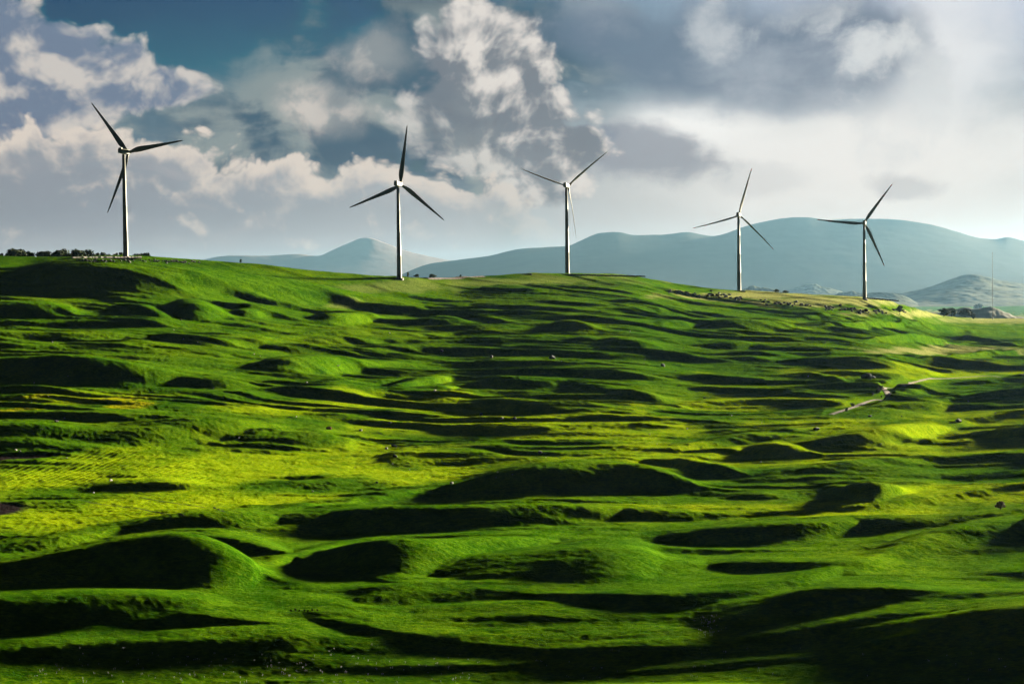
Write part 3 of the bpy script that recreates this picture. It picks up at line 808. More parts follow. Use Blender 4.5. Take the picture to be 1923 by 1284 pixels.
def ground_mat():
    m, nt, b = new_mat("meadow grass")
    geo = nt.nodes.new('ShaderNodeNewGeometry')
    p = E(geo.outputs['Position'])
    def attr(n):
        k = nt.nodes.new('ShaderNodeAttribute'); k.attribute_name = n
        return E(k.outputs['Fac'])
    big = noise(p, 0.012, 5, 0.6)
    md = noise(p, 0.09, 5, 0.62)
    mp = nt.nodes.new('ShaderNodeMapping'); nt.links.new(p.s, mp.inputs['Vector'])
    mp.inputs['Scale'].default_value = (0.5, 1.0, 1.0)
    sm = noise(E(mp.outputs[0]), 0.75, 5, 0.68)
    green = cmix(sstep(md * 0.6 + sm * 0.5 + big * 0.2, 0.48, 0.82), (0.024, 0.088, 0.002), (0.080, 0.185, 0.004))
    green = cmix(sstep(big * 0.7 + sm * 0.4, 0.50, 0.78) * 0.6, green, (0.150, 0.235, 0.003))
    crop_lit = cmix(sstep(md * 0.7 + sm * 0.5, 0.42, 0.78), (0.15, 0.27, 0.003), (0.30, 0.42, 0.004))
    col = cmix(attr('crop_lit') * 0.85, green, crop_lit)
    dry = cmix(sm, (0.22, 0.26, 0.07), (0.44, 0.44, 0.18))
    col = cmix(attr('dry') * sstep(sm + md * 0.5, 0.40, 0.75), col, dry)
    col = cmix(attr('gold') * sstep(sm, 0.35, 0.6), col, (0.40, 0.40, 0.006))
    col = cmix(attr('soil'), col, cmix(sm, (0.012, 0.010, 0.012), (0.035, 0.026, 0.028)))
    tuft = noise(E(mp.outputs[0]), 1.5, 6, 0.78)
    tn = sstep(tuft, 0.30, 0.70) * 0.85 + 0.52
    col = cmul(col, vec(tn, tn * 0.5 + 0.47, tn))
    nt.links.new(col.s, b.inputs['Base Color'])
    b.inputs['Roughness'].default_value = 0.75
    b.inputs['Specular IOR Level'].default_value = 0.0
    bn = nt.nodes.new('ShaderNodeBump'); bn.inputs['Strength'].default_value = 1.0; bn.inputs['Distance'].default_value = 0.50
    hgt = tuft * 0.55 + sm * 0.6 + noise(E(mp.outputs[0]), 2.4, 3, 0.7) * 0.45 + md * 0.6
    nt.links.new(hgt.s, bn.inputs['Height']); nt.links.new(bn.outputs[0], b.inputs['Normal'])
    return m


M_GROUND = ground_mat()
ground = grid_mesh("ground", Xg, Yg, H, M_GROUND, {'crop_lit': CROP_LIT, 'dry': DRY, 'gold': GOLD, 'soil': SOIL}, flip=True)
tag(ground, 'green rolling meadow of grassy hummocks rising to the ridge', 'ground', kind='structure')


# ------------------------------------------------------------------ far hills and mountains
def mountain(name, label, pts, dist, depth, mat, rough=0.03, seed=0, n=420, foot=PLAIN - 40, fr=0.28, nf=90):
    a, e = ray([p[0] for p in pts], [p[1] for p in pts])
    az = np.linspace(a[0], a[-1], n)
    ee = curve(a, e, az)
    s = np.concatenate([np.linspace(-1, 0, nf), np.linspace(0, 1, 30)[1:]])
    Dm = dist + s[None, :] * depth * np.where(s < 0, 1, 1.2)[None, :] + 0 * az[:, None]
    zc = (ee * dist)[:, None]
    X, Y = np.sin(az)[:, None] * Dm, np.cos(az)[:, None] * Dm
    hgt = np.maximum(zc - foot, 1.0)
    sp = 1 - np.abs(fbm(X / (depth * 0.30), Y / (depth * 0.9), 5, 0.5, seed)) * 2.0     # spurs running down
    rel = np.clip(1 - np.abs(s), 0, 1)[None, :]
    k_ = np.exp(-0.5 * (np.arange(-90, 91) / 34.0) ** 2); k_ /= k_.sum()
    hs = np.convolve(np.pad(hgt[:, 0], 90, 'edge'), k_, 'valid')[:, None]
    hgt = hs + (hgt - hs) * rel ** 6
    prof = rel ** (1.1 if True else 1)
    z = foot + hgt * (prof + fr * 0.22 * (sp - 0.5) * np.sin(rel * math.pi) * 1.0)
    z += hgt * rough * fbm(X / (depth * 0.05), Y / (depth * 0.05), 4, 0.55, seed + 4) * (0.25 + rel)
    o = grid_mesh(name, X, Y, z, mat, flip=True)
    return tag(o, label, 'hills', kind='structure')


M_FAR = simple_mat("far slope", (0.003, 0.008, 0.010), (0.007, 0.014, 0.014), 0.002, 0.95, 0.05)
M_PEAK = simple_mat('haze-tinted far rock', (0.20, 0.145, 0.15), (0.22, 0.16, 0.165), 0.002, 0.95, 0.05)  # colour raised pale to stand in for haze over the distant peak
M_HILL = simple_mat("hill scrub", (0.006, 0.020, 0.014), (0.10, 0.11, 0.06), 0.0045, 0.95, 0.05, detail=7)
M_PALE = simple_mat("pale slope", (0.16, 0.17, 0.15), (0.26, 0.25, 0.22), 0.01, 0.95, 0.05)
RANGE = [(480, 600), (640, 552), (745, 519), (800, 497), (860, 488), (930, 478), (960, 470), (1030, 464), (1065, 462), (1090, 452), (1130, 437), (1160, 436), (1190, 441), (1240, 441), (1290, 436),
         (1320, 441), (1340, 443), (1400, 425), (1440, 415), (1480, 409), (1510, 408), (1560, 413), (1600, 411), (1700, 414), (1750, 422), (1800, 436), (1840, 447), (1870, 449),
         (1890, 446), (1923, 452), (2050, 470), (2300, 480), (2600, 520)]
mountain("mountains", 'long blue hazy mountain range behind the right hand turbines', RANGE, 29000, 7000, M_FAR, 0.004, 3, 700, fr=0.03)
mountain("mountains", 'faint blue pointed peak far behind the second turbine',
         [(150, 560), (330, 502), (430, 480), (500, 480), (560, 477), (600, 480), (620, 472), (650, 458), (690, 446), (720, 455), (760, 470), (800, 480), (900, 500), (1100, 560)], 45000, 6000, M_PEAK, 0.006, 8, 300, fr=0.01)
mountain("hills", 'teal scrubby hill with pale patches at the right edge',
         [(1560, 620), (1640, 566), (1680, 552), (1720, 545), (1760, 534), (1790, 523), (1815, 516), (1830, 515), (1850, 519), (1880, 526), (1923, 533), (2000, 548), (2200, 610)], 16500, 2600, M_HILL, 0.03, 12, 300, fr=0.3)
mountain("hills", 'small teal knoll low on the plain beside the fourth turbine',
         [(1330, 600), (1380, 552), (1400, 541), (1415, 538), (1440, 541), (1470, 548), (1530, 600)], 15000, 1300, M_HILL, 0.06, 14, 160)
mountain("hills", 'pale ragged low hills between the fourth and fifth turbines',
         [(1400, 610), (1450, 552), (1480, 545), (1510, 535), (1525, 532), (1540, 537), (1560, 541), (1590, 550), (1640, 556), (1760, 610)], 21000, 1700, M_HILL, 0.07, 15, 220)
mountain("hills", 'low teal knoll in front of the pale ragged hills',
         [(1530, 600), (1570, 553), (1597, 546), (1620, 551), (1660, 549), (1700, 556), (1760, 600)], 15000, 1100, M_HILL, 0.05, 16, 160)
mountain("hills", 'pale bare swell behind the trees at the right',
         [(1690, 606), (1740, 588), (1780, 581), (1830, 578), (1850, 577), (1880, 584), (1900, 590), (1960, 608)], 5200, 1000, M_PALE, 0.03, 18, 160)

# ------------------------------------------------------------------ roads, tracks, pads
M_GRAVEL = simple_mat("gravel", (0.20, 0.165, 0.155), (0.40, 0.34, 0.33), 0.6, 0.95, 0.1, 0.3)
M_TRACK = simple_mat("worn earth", (0.14, 0.12, 0.06), (0.26, 0.22, 0.12), 0.4, 0.95, 0.1, 0.3)
M_RUT = simple_mat('wheel rut', (0.012, 0.02, 0.006), (0.03, 0.04, 0.012), 0.6, 0.95, 0.05)
M_STONE = simple_mat("limestone", (0.10, 0.10, 0.10), (0.30, 0.29, 0.28), 1.2, 0.9, 0.2, 0.6)
M_DSTONE = simple_mat("dark stone", (0.06, 0.068, 0.075), (0.17, 0.175, 0.18), 1.2, 0.9, 0.2, 0.6)
M_WSTONE = simple_mat("white stone", (0.45, 0.43, 0.40), (0.75, 0.72, 0.68), 1.5, 0.9, 0.2, 0.5)
M_RSTONE = simple_mat("reddish stone", (0.22, 0.11, 0.07), (0.40, 0.22, 0.15), 1.5, 0.9, 0.2, 0.5)


def strip(name, pix, width, mat, label, lift=0.12):
    P3 = [at(*p) for p in pix]
    # resample smoothly in plan
    dl = [0]
    for a, b in zip(P3[:-1], P3[1:]): dl.append(dl[-1] + max((b - a).length, .5))
    n = max(int(dl[-1] / 1.2), 8)
    tt = np.linspace(0, dl[-1], n)
    xs, ys = curve(dl, [p.x for p in P3], tt), curve(dl, [p.y for p in P3], tt)
    tx, ty = np.gradient(xs), np.gradient(ys)
    ln = np.hypot(tx, ty) + 1e-6
    nx, ny = -ty / ln, tx / ln
    W = np.linspace(-1, 1, 7)
    X = xs[:, None] + nx[:, None] * W[None, :] * width / 2 * (1 + 0.12 * np.sin(tt * 0.21))[:, None]
    Y = ys[:, None] + ny[:, None] * W[None, :] * width / 2 * (1 + 0.12 * np.sin(tt * 0.21))[:, None]
    Z = np.vectorize(gz)(X, Y) + lift * (1 - 0.6 * np.abs(W[None, :]) ** 3)
    o = grid_mesh(name, X, Y, Z, mat)
    return tag(o, label, 'road', kind='structure')


strip("road", ROADS[0], 3.0, M_GRAVEL, 'pale gravel road curving between green hummocks at the right', 0.3)
strip("road", ROADS[1], 2.2, M_TRACK, 'faint earth road running right to the picture edge')
strip("path", [(800, 521), (830, 520.5), (860, 519.5), (890, 518.5), (906, 517.5)], 7.0, M_GRAVEL, 'pale gravel path on the ridge beside the second turbine', 0.35)
for k, pix in enumerate(([(135, 938), (180, 945), (240, 953), (300, 963), (345, 970)], [(260, 934), (320, 943), (380, 952), (420, 961)])):
    strip("path", pix, 0.7, M_RUT, 'dark wheel rut crossing the yellow green field', 0.05)

# ------------------------------------------------------------------ wind turbines
M_WHITE = simple_mat("turbine paint", (0.20, 0.21, 0.21), (0.24, 0.245, 0.24), 0.15, 0.45, 0.35)
M_BLADE = simple_mat("blade paint", (0.14, 0.145, 0.145), (0.17, 0.17, 0.17), 0.2, 0.5, 0.3)
M_RED = simple_mat("red band", (0.30, 0.04, 0.03), (0.38, 0.06, 0.04), 0.5, 0.5, 0.3)
M_DARK = simple_mat("dark steel", (0.05, 0.055, 0.06), (0.09, 0.09, 0.095), 0.8, 0.5, 0.4)
M_CONC = simple_mat("concrete", (0.35, 0.34, 0.32), (0.48, 0.46, 0.44), 0.5, 0.9, 0.2, 0.2)


def lathe_bm(prof, n=32, axis='Z', cap=True):
    bm = bmesh.new(); rings = []
    for r, h in prof:
        ring = []
        for k in range(n):
            t = 2 * math.pi * k / n
            c, s = r * math.cos(t), r * math.sin(t)
            ring.append(bm.verts.new((c, s, h) if axis == 'Z' else (c, h, s)))
        rings.append(ring)
    for a, b in zip(rings[:-1], rings[1:]):
        for k in range(n): bm.faces.new((a[k], a[(k + 1) % n], b[(k + 1) % n], b[k]))
    if cap:
        bm.faces.new(rings[0][::-1]); bm.faces.new(rings[-1])
    bmesh.ops.recalc_face_normals(bm, faces=bm.faces)
    return bm


def blade_mesh(r0, r1, grow=1.0, cap=True):
    """airfoil loft along +Z, chord in X (rotor plane), thickness in Y"""
    rs = [1.2, 2.6, 4.5, 7, 9.5, 13, 18, 24, 30, 36, 41, 44, 45.6, 46.2]
    ch = [2.0, 2.1, 2.7, 3.6, 3.9, 3.6, 3.05, 2.5, 2.0, 1.55, 1.2, 0.9, 0.5, 0.12]
    th = [2.0, 2.0, 1.7, 1.25, 1.0, .78, .6, .46, .36, .27, .2, .15, .09, .03]
    tw = [18, 18, 17, 15, 12, 9, 6.5, 4.5, 3, 2, 1, 0.5, 0, 0]
    zz = np.unique(np.concatenate([[r for r in rs if r0 <= r <= r1], [r0, r1]]))
    bm = bmesh.new(); rings = []; n = 18
    for z in zz:
        c, t, w = np.interp(z, rs, ch) * grow, np.interp(z, rs, th) * grow, R(np.interp(z, rs, tw))
        rnd = np.clip((4.5 - z) / 3, 0, 1)
        ring = []
        for k in range(n):
            q = 2 * math.pi * k / n
            x = math.cos(q) * 0.5
            y = math.sin(q) * 0.5
            yy = y * (rnd + (1 - rnd) * (0.35 + 0.65 * (0.5 - x) ** 0.8) * 0.9)
            px, py = (x * c - (1 - rnd) * c * 0.18), yy * t
            ring.append(bm.verts.new((px * math.cos(w) - py * math.sin(w), px * math.sin(w) + py * math.cos(w) - 0.0009 * z * z, z)))
        rings.append(ring)
    for a, b in zip(rings[:-1], rings[1:]):
        for k in range(n): bm.faces.new((a[k], a[(k + 1) % n], b[(k + 1) % n], b[k]))
    bm.faces.new(rings[0][::-1]); bm.faces.new(rings[-1])
    bmesh.ops.recalc_face_normals(bm, faces=bm.faces)
    return bm


def box_bm(cx, cy, cz, sx, sy, sz, bev=0.0, bm=None):
    own = bm is None
    bm = bm or bmesh.new()
    r = bmesh.ops.create_cube(bm, size=1.0)
    for v in r['verts']: v.co = Vector((cx + v.co.x * sx, cy + v.co.y * sy, cz + v.co.z * sz))
    if bev:
        es = list({e for v in r['verts'] for e in v.link_edges})
        bmesh.ops.bevel(bm, geom=es, offset=bev, segments=3, affect='EDGES', profile=0.6)
    return bm


def to_mesh(name, bm, mat, smooth=True):
    me = bpy.data.meshes.new(name); bm.to_mesh(me); bm.free()
    if smooth: me.polygons.foreach_set('use_smooth', [True] * len(me.polygons))
    me.materials.append(mat)
    return me


ME_BLADE = to_mesh('blade', blade_mesh(1.2, 46.2), M_BLADE)
ME_BAND = to_mesh('band', blade_mesh(31.5, 34.5, 1.05), M_RED)
ME_TIP = to_mesh('tip_band', blade_mesh(43.2, 46.1, 1.06), M_RED)
ME_HUB = to_mesh('hub', lathe_bm([(0.05, 2.6), (0.7, 2.35), (1.25, 1.7), (1.55, 0.8), (1.6, -0.6), (1.45, -1.3)], 28, 'Y'), M_WHITE)


def nacelle_bm():
    bm = box_bm(0, 0, 0, 3.7, 11.0, 3.7, 0.55)
    for v in bm.verts:                      # tapers towards the rear and slopes underneath
        q = (v.co.y + 5.5) / 11
        v.co.x *= 0.82 + 0.18 * q
        if v.co.z < 0: v.co.z *= 0.72 + 0.28 * q
    return bm


ME_NAC = to_mesh('nacelle', nacelle_bm(), M_WHITE)


def tower_mesh(hh):
    top = hh - 2.0
    prof = [(2.05, -3.0), (2.05, 0.0), (2.02, 0.3)]
    for k in range(1, 5):
        z = top * k / 4
        r = 2.0 - 0.85 * k / 4
        prof += [(r + 0.02, z - 0.5), (r + 0.07, z - 0.25), (r + 0.07, z), (r, z + 0.2)] if k < 4 else [(r, z)]
    return to_mesh('tower', lathe_bm(prof, 40), M_WHITE)


def turbine(px, pybase, pxhub, pyhub, dist, theta, yaw, pitch, label, bands=False, rear=False):
    a, e = ray(px, pybase); a, e = float(a), float(e)
    x, y = math.sin(a) * dist, math.cos(a) * dist
    zg = min(gz(x, y), dist * e)
    ah, eh = ray(pxhub, pyhub)
    hub_z = dist * float(eh)
    hh = hub_z - zg
    t = empty('wind_turbine', (x, y, zg), 0)
    tag(t, label, 'wind turbine', 'white wind turbines along the ridge')
    tw = link_mesh('tower', tower_mesh(hh), None, t)
    fd = lathe_bm([(3.6, -3.0), (3.6, 0.15), (3.3, 0.35), (2.3, 0.36)], 32)
    bm_obj('foundation', fd, M_CONC, t, False)
    dr = box_bm(0, -2.17, 2.0, 1.1, 0.16, 2.3, 0.05)
    d = bm_obj('door', dr, M_DARK, t, False); d.rotation_euler = (0, 0, R(-35))
    sb = bmesh.new()
    for k in range(4): box_bm(0, -2.55 - 0.32 * k, 0.75 - 0.2 * k, 1.3, 0.32, 0.06, 0, sb)
    for s_ in (-1, 1): box_bm(s_ * 0.66, -3.0, 1.1, 0.05, 1.3, 0.06, 0, sb)
    st = bm_obj('stairs', sb, M_DARK, t, False); st.rotation_euler = (0, 0, R(-35))
    # rotor axis points away from the camera, turned to the right by yaw
    n = link_mesh('nacelle', ME_NAC, None, t); n.location = (0, 0, hh); n.rotation_euler = (0, 0, -yaw)
    cb = box_bm(0, -4.2, 2.25, 2.6, 1.2, 0.9, 0.08)
    bm_obj('cooler', cb, M_DARK, n, False)
    vb = lathe_bm([(0.05, 1.8), (0.05, 3.4)], 8); bmesh.ops.translate(vb, verts=vb.verts, vec=(0.6, -3.0, 0))
    bm_obj('wind_vane', vb, M_DARK, n, False)
    for v in (1,): n.data = ME_NAC
    ROTM = Matrix.Rotation(-yaw, 4, 'Z')
    off = ROTM @ Vector((0, 6.6, 0))
    h = link_mesh('hub', ME_HUB, None, t); h.location = Vector((0, 0, hh)) + off; h.rotation_euler = (0, 0, -yaw)
    for k in range(3):
        # blade angle measured counter-clockwise from the photo's right
        ang = theta + k * R(120)
        bl = link_mesh('blade', ME_BLADE, None, t)
        # local frame: blade +Z -> (cos ang, sin ang) in the rotor plane (x right, z up)
        M = Matrix.Translation(Vector((0, 0, hh)) + off) @ ROTM @ Matrix.Rotation(math.pi / 2 - ang, 4, 'Y') @ Matrix.Rotation(pitch, 4, 'Z')
        bl.matrix_local = M @ Matrix.Scale(1.05, 4)
        if bands:
            link_mesh('red_band', ME_BAND, None, bl); link_mesh('red_tip', ME_TIP, None, bl)
    return t


turbine(236.5, 482, 231, 285, 1247, R(8), R(19), R(2), 'nearest white wind turbine at far left, standing on the pale crane pad')
turbine(750, 520, 746, 346, 1332, R(81.4), R(17), R(2), 'white wind turbine second from left with one blade pointing straight up, before the faint peak')
turbine(1065.5, 514, 1063, 349, 1483, R(40.6), R(17), R(62), 'middle wind turbine of five, one lit blade hanging close beside its tower')
turbine(1388, 546, 1386.5, 404, 1635, R(76), R(15), R(50), 'fourth wind turbine from left, standing before the left part of the mountain', True)
turbine(1623.5, 559, 1621, 419, 1712, R(55), R(14), R(22), 'rightmost wind turbine with red banded blades in front of the mountain', True)

# crane pad of the nearest turbine, low walls of the others
M_LIME = simple_mat('crushed limestone', (0.5, 0.46, 0.46), (0.65, 0.61, 0.60), 0.5, 0.95, 0.1, 0.2)


def slab(name, x0, x1, yp, dist, thick, depth, mat, label, cat, rise=0.0):
    (a0, a1), (e0, e1) = ray([x0, x1], [yp[0], yp[1]])
    bm = bmesh.new(); n = 60; rows = []
    for k in range(n + 1):
        t = k / n; a = a0 + (a1 - a0) * t; e = e0 + (e1 - e0) * t
        x, y = math.sin(a), math.cos(a)
        z = dist * e + random.uniform(-.1, .1) * (1 + 2 * rise)
        jj = random.uniform(-.35, .35)
        rows.append([bm.verts.new(c) for c in ((x * (dist + jj - (5.5 if name == 'crane_pad' else thick * .5)), y * (dist + jj - (5.5 if name == 'crane_pad' else thick * .5)), z - thick), (x * (dist + jj), y * (dist + jj), z),
                                               (x * (dist + depth), y * (dist + depth), z + 0.05), (x * (dist + depth + thick * .5), y * (dist + depth + thick * .5), z - thick))])
    for r, s_ in zip(rows[:-1], rows[1:]):
        for k in range(3): bm.faces.new((r[k], s_[k], s_[k + 1], r[k + 1]))
        bm.faces.new((r[3], s_[3], s_[0], r[0]))
    bm.faces.new(rows[0]); bm.faces.new(rows[-1][::-1])
    bmesh.ops.recalc_face_normals(bm, faces=bm.faces)
    o = bm_obj(name, bm, mat, None, False)
    return tag(o, label, cat)


slab('crane_pad', 135, 266, (482.0, 481.6), 1228, 1.0, 34, M_LIME, 'pale flat gravel pad under the leftmost turbine', 'pad')
slab('stone_wall', 955, 999, (514.6, 513.4), 1440, 2.4, 1.5, M_DSTONE, 'short dark stone wall on the ridge left of the middle turbine', 'wall', 1)
slab('stone_wall', 1002, 1212, (513.2, 517.4), 1470, 1.3, 1.5, M_DSTONE, 'long low dark wall along the ridge under the middle turbine', 'wall', 1)
slab('stone_wall', 1336, 1400, (543.5, 546.0), 1622, 1.4, 1.2, M_DSTONE, 'low dark wall at the foot of the fourth turbine', 'wall', 1)
slab('stone_wall', 1626, 1688, (558.6, 563.6), 1704, 1.3, 1.5, M_DSTONE, 'low dark wall right of the rightmost turbine', 'wall', 1)

# measuring mast
pm = at(1864, 590); dm_ = 2900.0
am, em = ray(1864, 592); am = float(am)
xm, ym = math.sin(am) * dm_, math.cos(am) * dm_
zm = gz(xm, ym)
topm = dm_ * float(ray(1863, 474)[1])
mast = empty('lattice_mast', (xm, ym, zm))
tag(mast, 'tall thin grey lattice mast in front of the scrubby hill', 'mast')
hm = topm - zm


def tube(bm, a, b, r, n=6):
    a, b = Vector(a), Vector(b); d = (b - a).normalized()
    u = d.orthogonal().normalized(); v = d.cross(u)
    ra = [bm.verts.new(a + (u * math.cos(2 * math.pi * k / n) + v * math.sin(2 * math.pi * k / n)) * r) for k in range(n)]
    rb = [bm.verts.new(b + (u * math.cos(2 * math.pi * k / n) + v * math.sin(2 * math.pi * k / n)) * r) for k in range(n)]
    for k in range(n): bm.faces.new((ra[k], ra[(k + 1) % n], rb[(k + 1) % n], rb[k]))


leg = [(0.7 * math.cos(R(90 + 120 * k)), 0.7 * math.sin(R(90 + 120 * k))) for k in range(3)]
for lx, ly in leg:
    b_ = bmesh.new(); tube(b_, (lx, ly, -1), (lx, ly, hm), 0.09); bm_obj('leg', b_, M_DARK, mast)
b_ = bmesh.new()
nb = int(hm / 1.5)
for k in range(nb):
    for i in range(3):
        p, q = leg[i], leg[(i + 1) % 3]
        tube(b_, (*p, hm * k / nb), (*q, hm * (k + 1) / nb), 0.03, 4)
bm_obj('bracing', b_, M_DARK, mast)
b_ = bmesh.new(); tube(b_, (0, 0, hm - 1), (0, 0, hm + 3), 0.05, 5); bm_obj('lightning_rod', b_, M_DARK, mast)
for k in range(3):
    b_ = bmesh.new(); t_ = R(90 + 120 * k)
    tube(b_, (leg[k][0], leg[k][1], hm * 0.85), (42 * math.cos(t_), 42 * math.sin(t_), -1), 0.012, 4)
    bm_obj('guy_wire', b_, M_DARK, mast)

# ------------------------------------------------------------------ trees and shrubs
def leaf_mat(name, c1, c2):
    m, nt, b = new_mat(name)
    oi = nt.nodes.new('ShaderNodeTexCoord')
    n = noise(E(oi.outputs['Object']), 1.3, 3, 0.6)
    nt.links.new(cmix(sstep(n, 0.35, 0.65), c1, c2).s, b.inputs['Base Color'])
    b.inputs['Roughness'].default_value = 0.7; b.inputs['Specular IOR Level'].default_value = 0.15
    return m


M_LEAF = leaf_mat("dark foliage", (0.012, 0.028, 0.008), (0.035, 0.060, 0.012))
M_LEAF2 = leaf_mat("green foliage", (0.030, 0.070, 0.012), (0.075, 0.12, 0.020))
M_LEAF3 = leaf_mat("reddish twigs", (0.07, 0.035, 0.025), (0.16, 0.085, 0.055))
M_BARK = simple_mat("bark", (0.04, 0.03, 0.022), (0.08, 0.06, 0.045), 3.0, 0.95, 0.1, 0.5)


def crown_mesh(name, seed, w, h, lobes, nleaf, mat, leaf=0.42, low=0.15):
    r = random.Random(seed); bm = bmesh.new()
    cs = []
    for k in range(lobes):
        t = r.uniform(0, 2 * math.pi); q = math.sqrt(r.random()) * 0.62
        zz = r.uniform(low + 0.18, 0.82)
        wid = (1 - abs(zz - 0.45) * 0.9)
        cs.append((Vector((math.cos(t) * q * w / 2 * wid, math.sin(t) * q * w / 2 * wid, zz * h)), r.uniform(0.16, 0.30) * w * wid, r.uniform(0.12, 0.2) * h))
    for k in range(nleaf):
        c, rx, rz = cs[r.randrange(lobes)]
        d = Vector((r.gauss(0, 1), r.gauss(0, 1), r.gauss(0, 1))).normalized() * (r.random() ** 0.33)
        p = c + Vector((d.x * rx, d.y * rx, d.z * rz))
        p.z = max(p.z, low * h * 0.6)
        nrm = (d + Vector((r.gauss(0, .6), r.gauss(0, .6), r.gauss(0, .6) + .3))).normalized()
        u = nrm.orthogonal().normalized(); v = nrm.cross(u)
        s = leaf * r.uniform(0.6, 1.3)
        vs = [bm.verts.new(p + u * s * a + v * s * b) for a, b in ((-.5, -.3), (.1, -.55), (.55, .1), (-.1, .5))]
        bm.faces.new(vs)
    return to_mesh(name, bm, mat, False)


def trunk_mesh(seed, w, h):
    r = random.Random(seed); bm = bmesh.new()
    tube(bm, (0, 0, -0.6), (0.1, 0, h * 0.25), 0.035 * h, 8)
    for k in range(6):
        t = r.uniform(0, 6.28)
        tube(bm, (0.1, 0, h * r.uniform(.12, .25)), (math.cos(t) * w * .3, math.sin(t) * w * .3, h * r.uniform(.5, .75)), 0.013 * h, 5)
    return to_mesh('trunk', bm, M_BARK)


KIND = {}
for nm, seed, w, h, lob, nl, mat in (('a', 1, 6, 5, 16, 1500, M_LEAF), ('b', 2, 7, 5, 20, 1700, M_LEAF), ('c', 3, 5, 6, 16, 1500, M_LEAF),
                                     ('d', 4, 6, 5, 16, 1500, M_LEAF2), ('e', 5, 5, 5.5, 15, 1400, M_LEAF2), ('r', 6, 5, 3, 14, 1500, M_LEAF3)):
    KIND[nm] = (crown_mesh('crown', seed, w, h, lob, nl, mat, 0.42 if nm != 'r' else .25, 0.05), trunk_mesh(seed, w, h), w, h)


def tree(kind, pos, w, h, label, group=None, name='tree', cat='tree'):
    cm_, tm_, kw, kh = KIND[kind]
    t = empty(name, pos, random.uniform(0, 6))
    t.scale = (w / kw, w / kw, h / kh)
    link_mesh('crown', cm_, None, t); link_mesh('trunk', tm_, None, t)
    return tag(t, label, cat, group)


left_trees = [(3, 6, 6), (15, 8, 11), (25, 14, 18), (37, 14, 16), (47, 10, 14), (58, 9, 12), (80, 10, 17), (92, 11, 14), (103, 9, 13), (112, 12, 14), (123, 15, 20), (143, 13, 15), (153, 12, 13), (163, 14, 17),
              (180, 6, 12), (193, 8, 9), (205, 5, 11), (217, 6, 8), (227, 8, 8), (254, 6, 11), (266, 5, 12), (275, 7, 12)]
LL = ['first dark low bush at the left picture edge on the ridge', 'small dark tree at the left end of the first ridge clump', 'tall left tree of the first dark clump on the ridge',
      'tall right tree of the first dark clump on the ridge', 'lower tree right of the two tallest in the first clump', 'lowest tree at the right end of the first ridge clump',
      'round dark tree at the left end of the second ridge clump', 'second dark tree from the left in the second ridge clump', 'middle lower tree of the second ridge clump',
      'dark tree just left of the tallest one in the second clump', 'tallest broad dark tree at the right end of the second clump', 'left tree of the third clump above the pale pad',
      'middle tree of the third clump above the pale pad', 'right round tree of the third clump above the pale pad', 'low dark bush just right of the third ridge clump',
      'small pointed dark bush midway between third clump and leftmost tower', 'low flat dark bush between pointed bush and leftmost tower', 'small dark bush second left of the leftmost tower',
      'dark bush touching the left side of the leftmost tower foot', 'first low bush right of the leftmost tower foot', 'flat low bush second right of the leftmost tower foot', 'last dark bush right of the leftmost tower foot']
for k, (px, hp, wp) in enumerate(left_trees):
    a, e = ray(px, 482.5); d = 1290 + random.uniform(0, 25)
    x, y = math.sin(float(a)) * d, math.cos(float(a)) * d
    z0 = gz(x, y)
    ztop = d * float(ray(px, 481.5 - hp)[1])
    s = d / FPX
    tree('abc'[k % 3], (x, y, z0), wp * s * 1.9, (ztop - z0) * 1.08, LL[k], 'dark trees along the left ridge')
for (px, py, hp, wp, kd, lab) in (
        (1773, 595, 13, 24, 'd', 'pale green loose bush at the foot of the dry slope, leftmost of the right trees'), (1787, 595, 14, 16, 'd', 'thin pale tree beside the leftmost of the right trees'),
        (1812, 596, 13, 28, 'b', 'wide dark teal bush in the middle of the right tree group'), (1837, 595, 19, 19, 'c', 'tall round dark tree at the right of the tree group'),
        (1848, 595, 14, 14, 'e', 'green tree touching the right side of the tall round tree'), (1828, 600, 9, 9, 'a', 'small dark round bush in front of the right tree group'),
        (1882, 594, 6, 14, 'a', 'low dark bush right of the lattice mast'), (1690, 587, 11, 16, 'e', 'round green bush at the end of the rock row below the rightmost turbine'),
        (766, 519, 8, 5, 'a', 'narrow dark bush just right of the second turbine'), (782, 520, 6, 10, 'b', 'low dark bush second right of the second turbine'), (812, 520, 7, 14, 'b', 'flat dark bush left of the pale ridge path'),
        (865, 519, 4, 4, 'a', 'tiny dark bush above the pale ridge path'), (452, 494, 6, 5, 'a', 'lone small dark bush on the ridge between the first two turbines'),
        (1654, 734, 9, 10, 'c', 'dark bush left of the gravel road bend'), (1649, 738, 7, 9, 'b', 'lower dark bush left of the gravel road bend'), (1655, 747, 4, 3, 'a', 'tiny dark bush at the inner bend of the gravel road'),
        (1600, 764, 6, 9, 'd', 'light green bush on the upper side of the gravel road'), (1590, 773, 6, 7, 'e', 'green bush on the lower side of the gravel road'),
        (1475, 551, 5, 12, 'b', 'low dark bush on the skyline right of the fourth turbine'), (1458, 550, 6, 10, 'b', 'flat dark bush on the skyline right beside the fourth turbine')):
    p = at(px, py)
    s = mpp(p)
    tree(kd, p, wp * s * 1.2, hp * s * 1.25, lab, name='tree' if hp > 9 else 'bush', cat='tree' if hp > 9 else 'bush')
p = at(1879, 957)
tree('r', p, 26 * mpp(p), 16 * mpp(p), 'reddish brown leafless shrub on the bright grass at the right', name='shrub', cat='shrub')
for k in range(7):
    p = at(546 + k * 8.2 + random.uniform(-1.5, 1.5), 1148 + random.uniform(-1, 1))
    s = mpp(p)
    tree('a', p, 5.0 * s, 4.5 * s, 'small dark tuft in the row on the yellow lit hollow', 'dark tufts in the lit hollow', 'tuft', 'tuft')

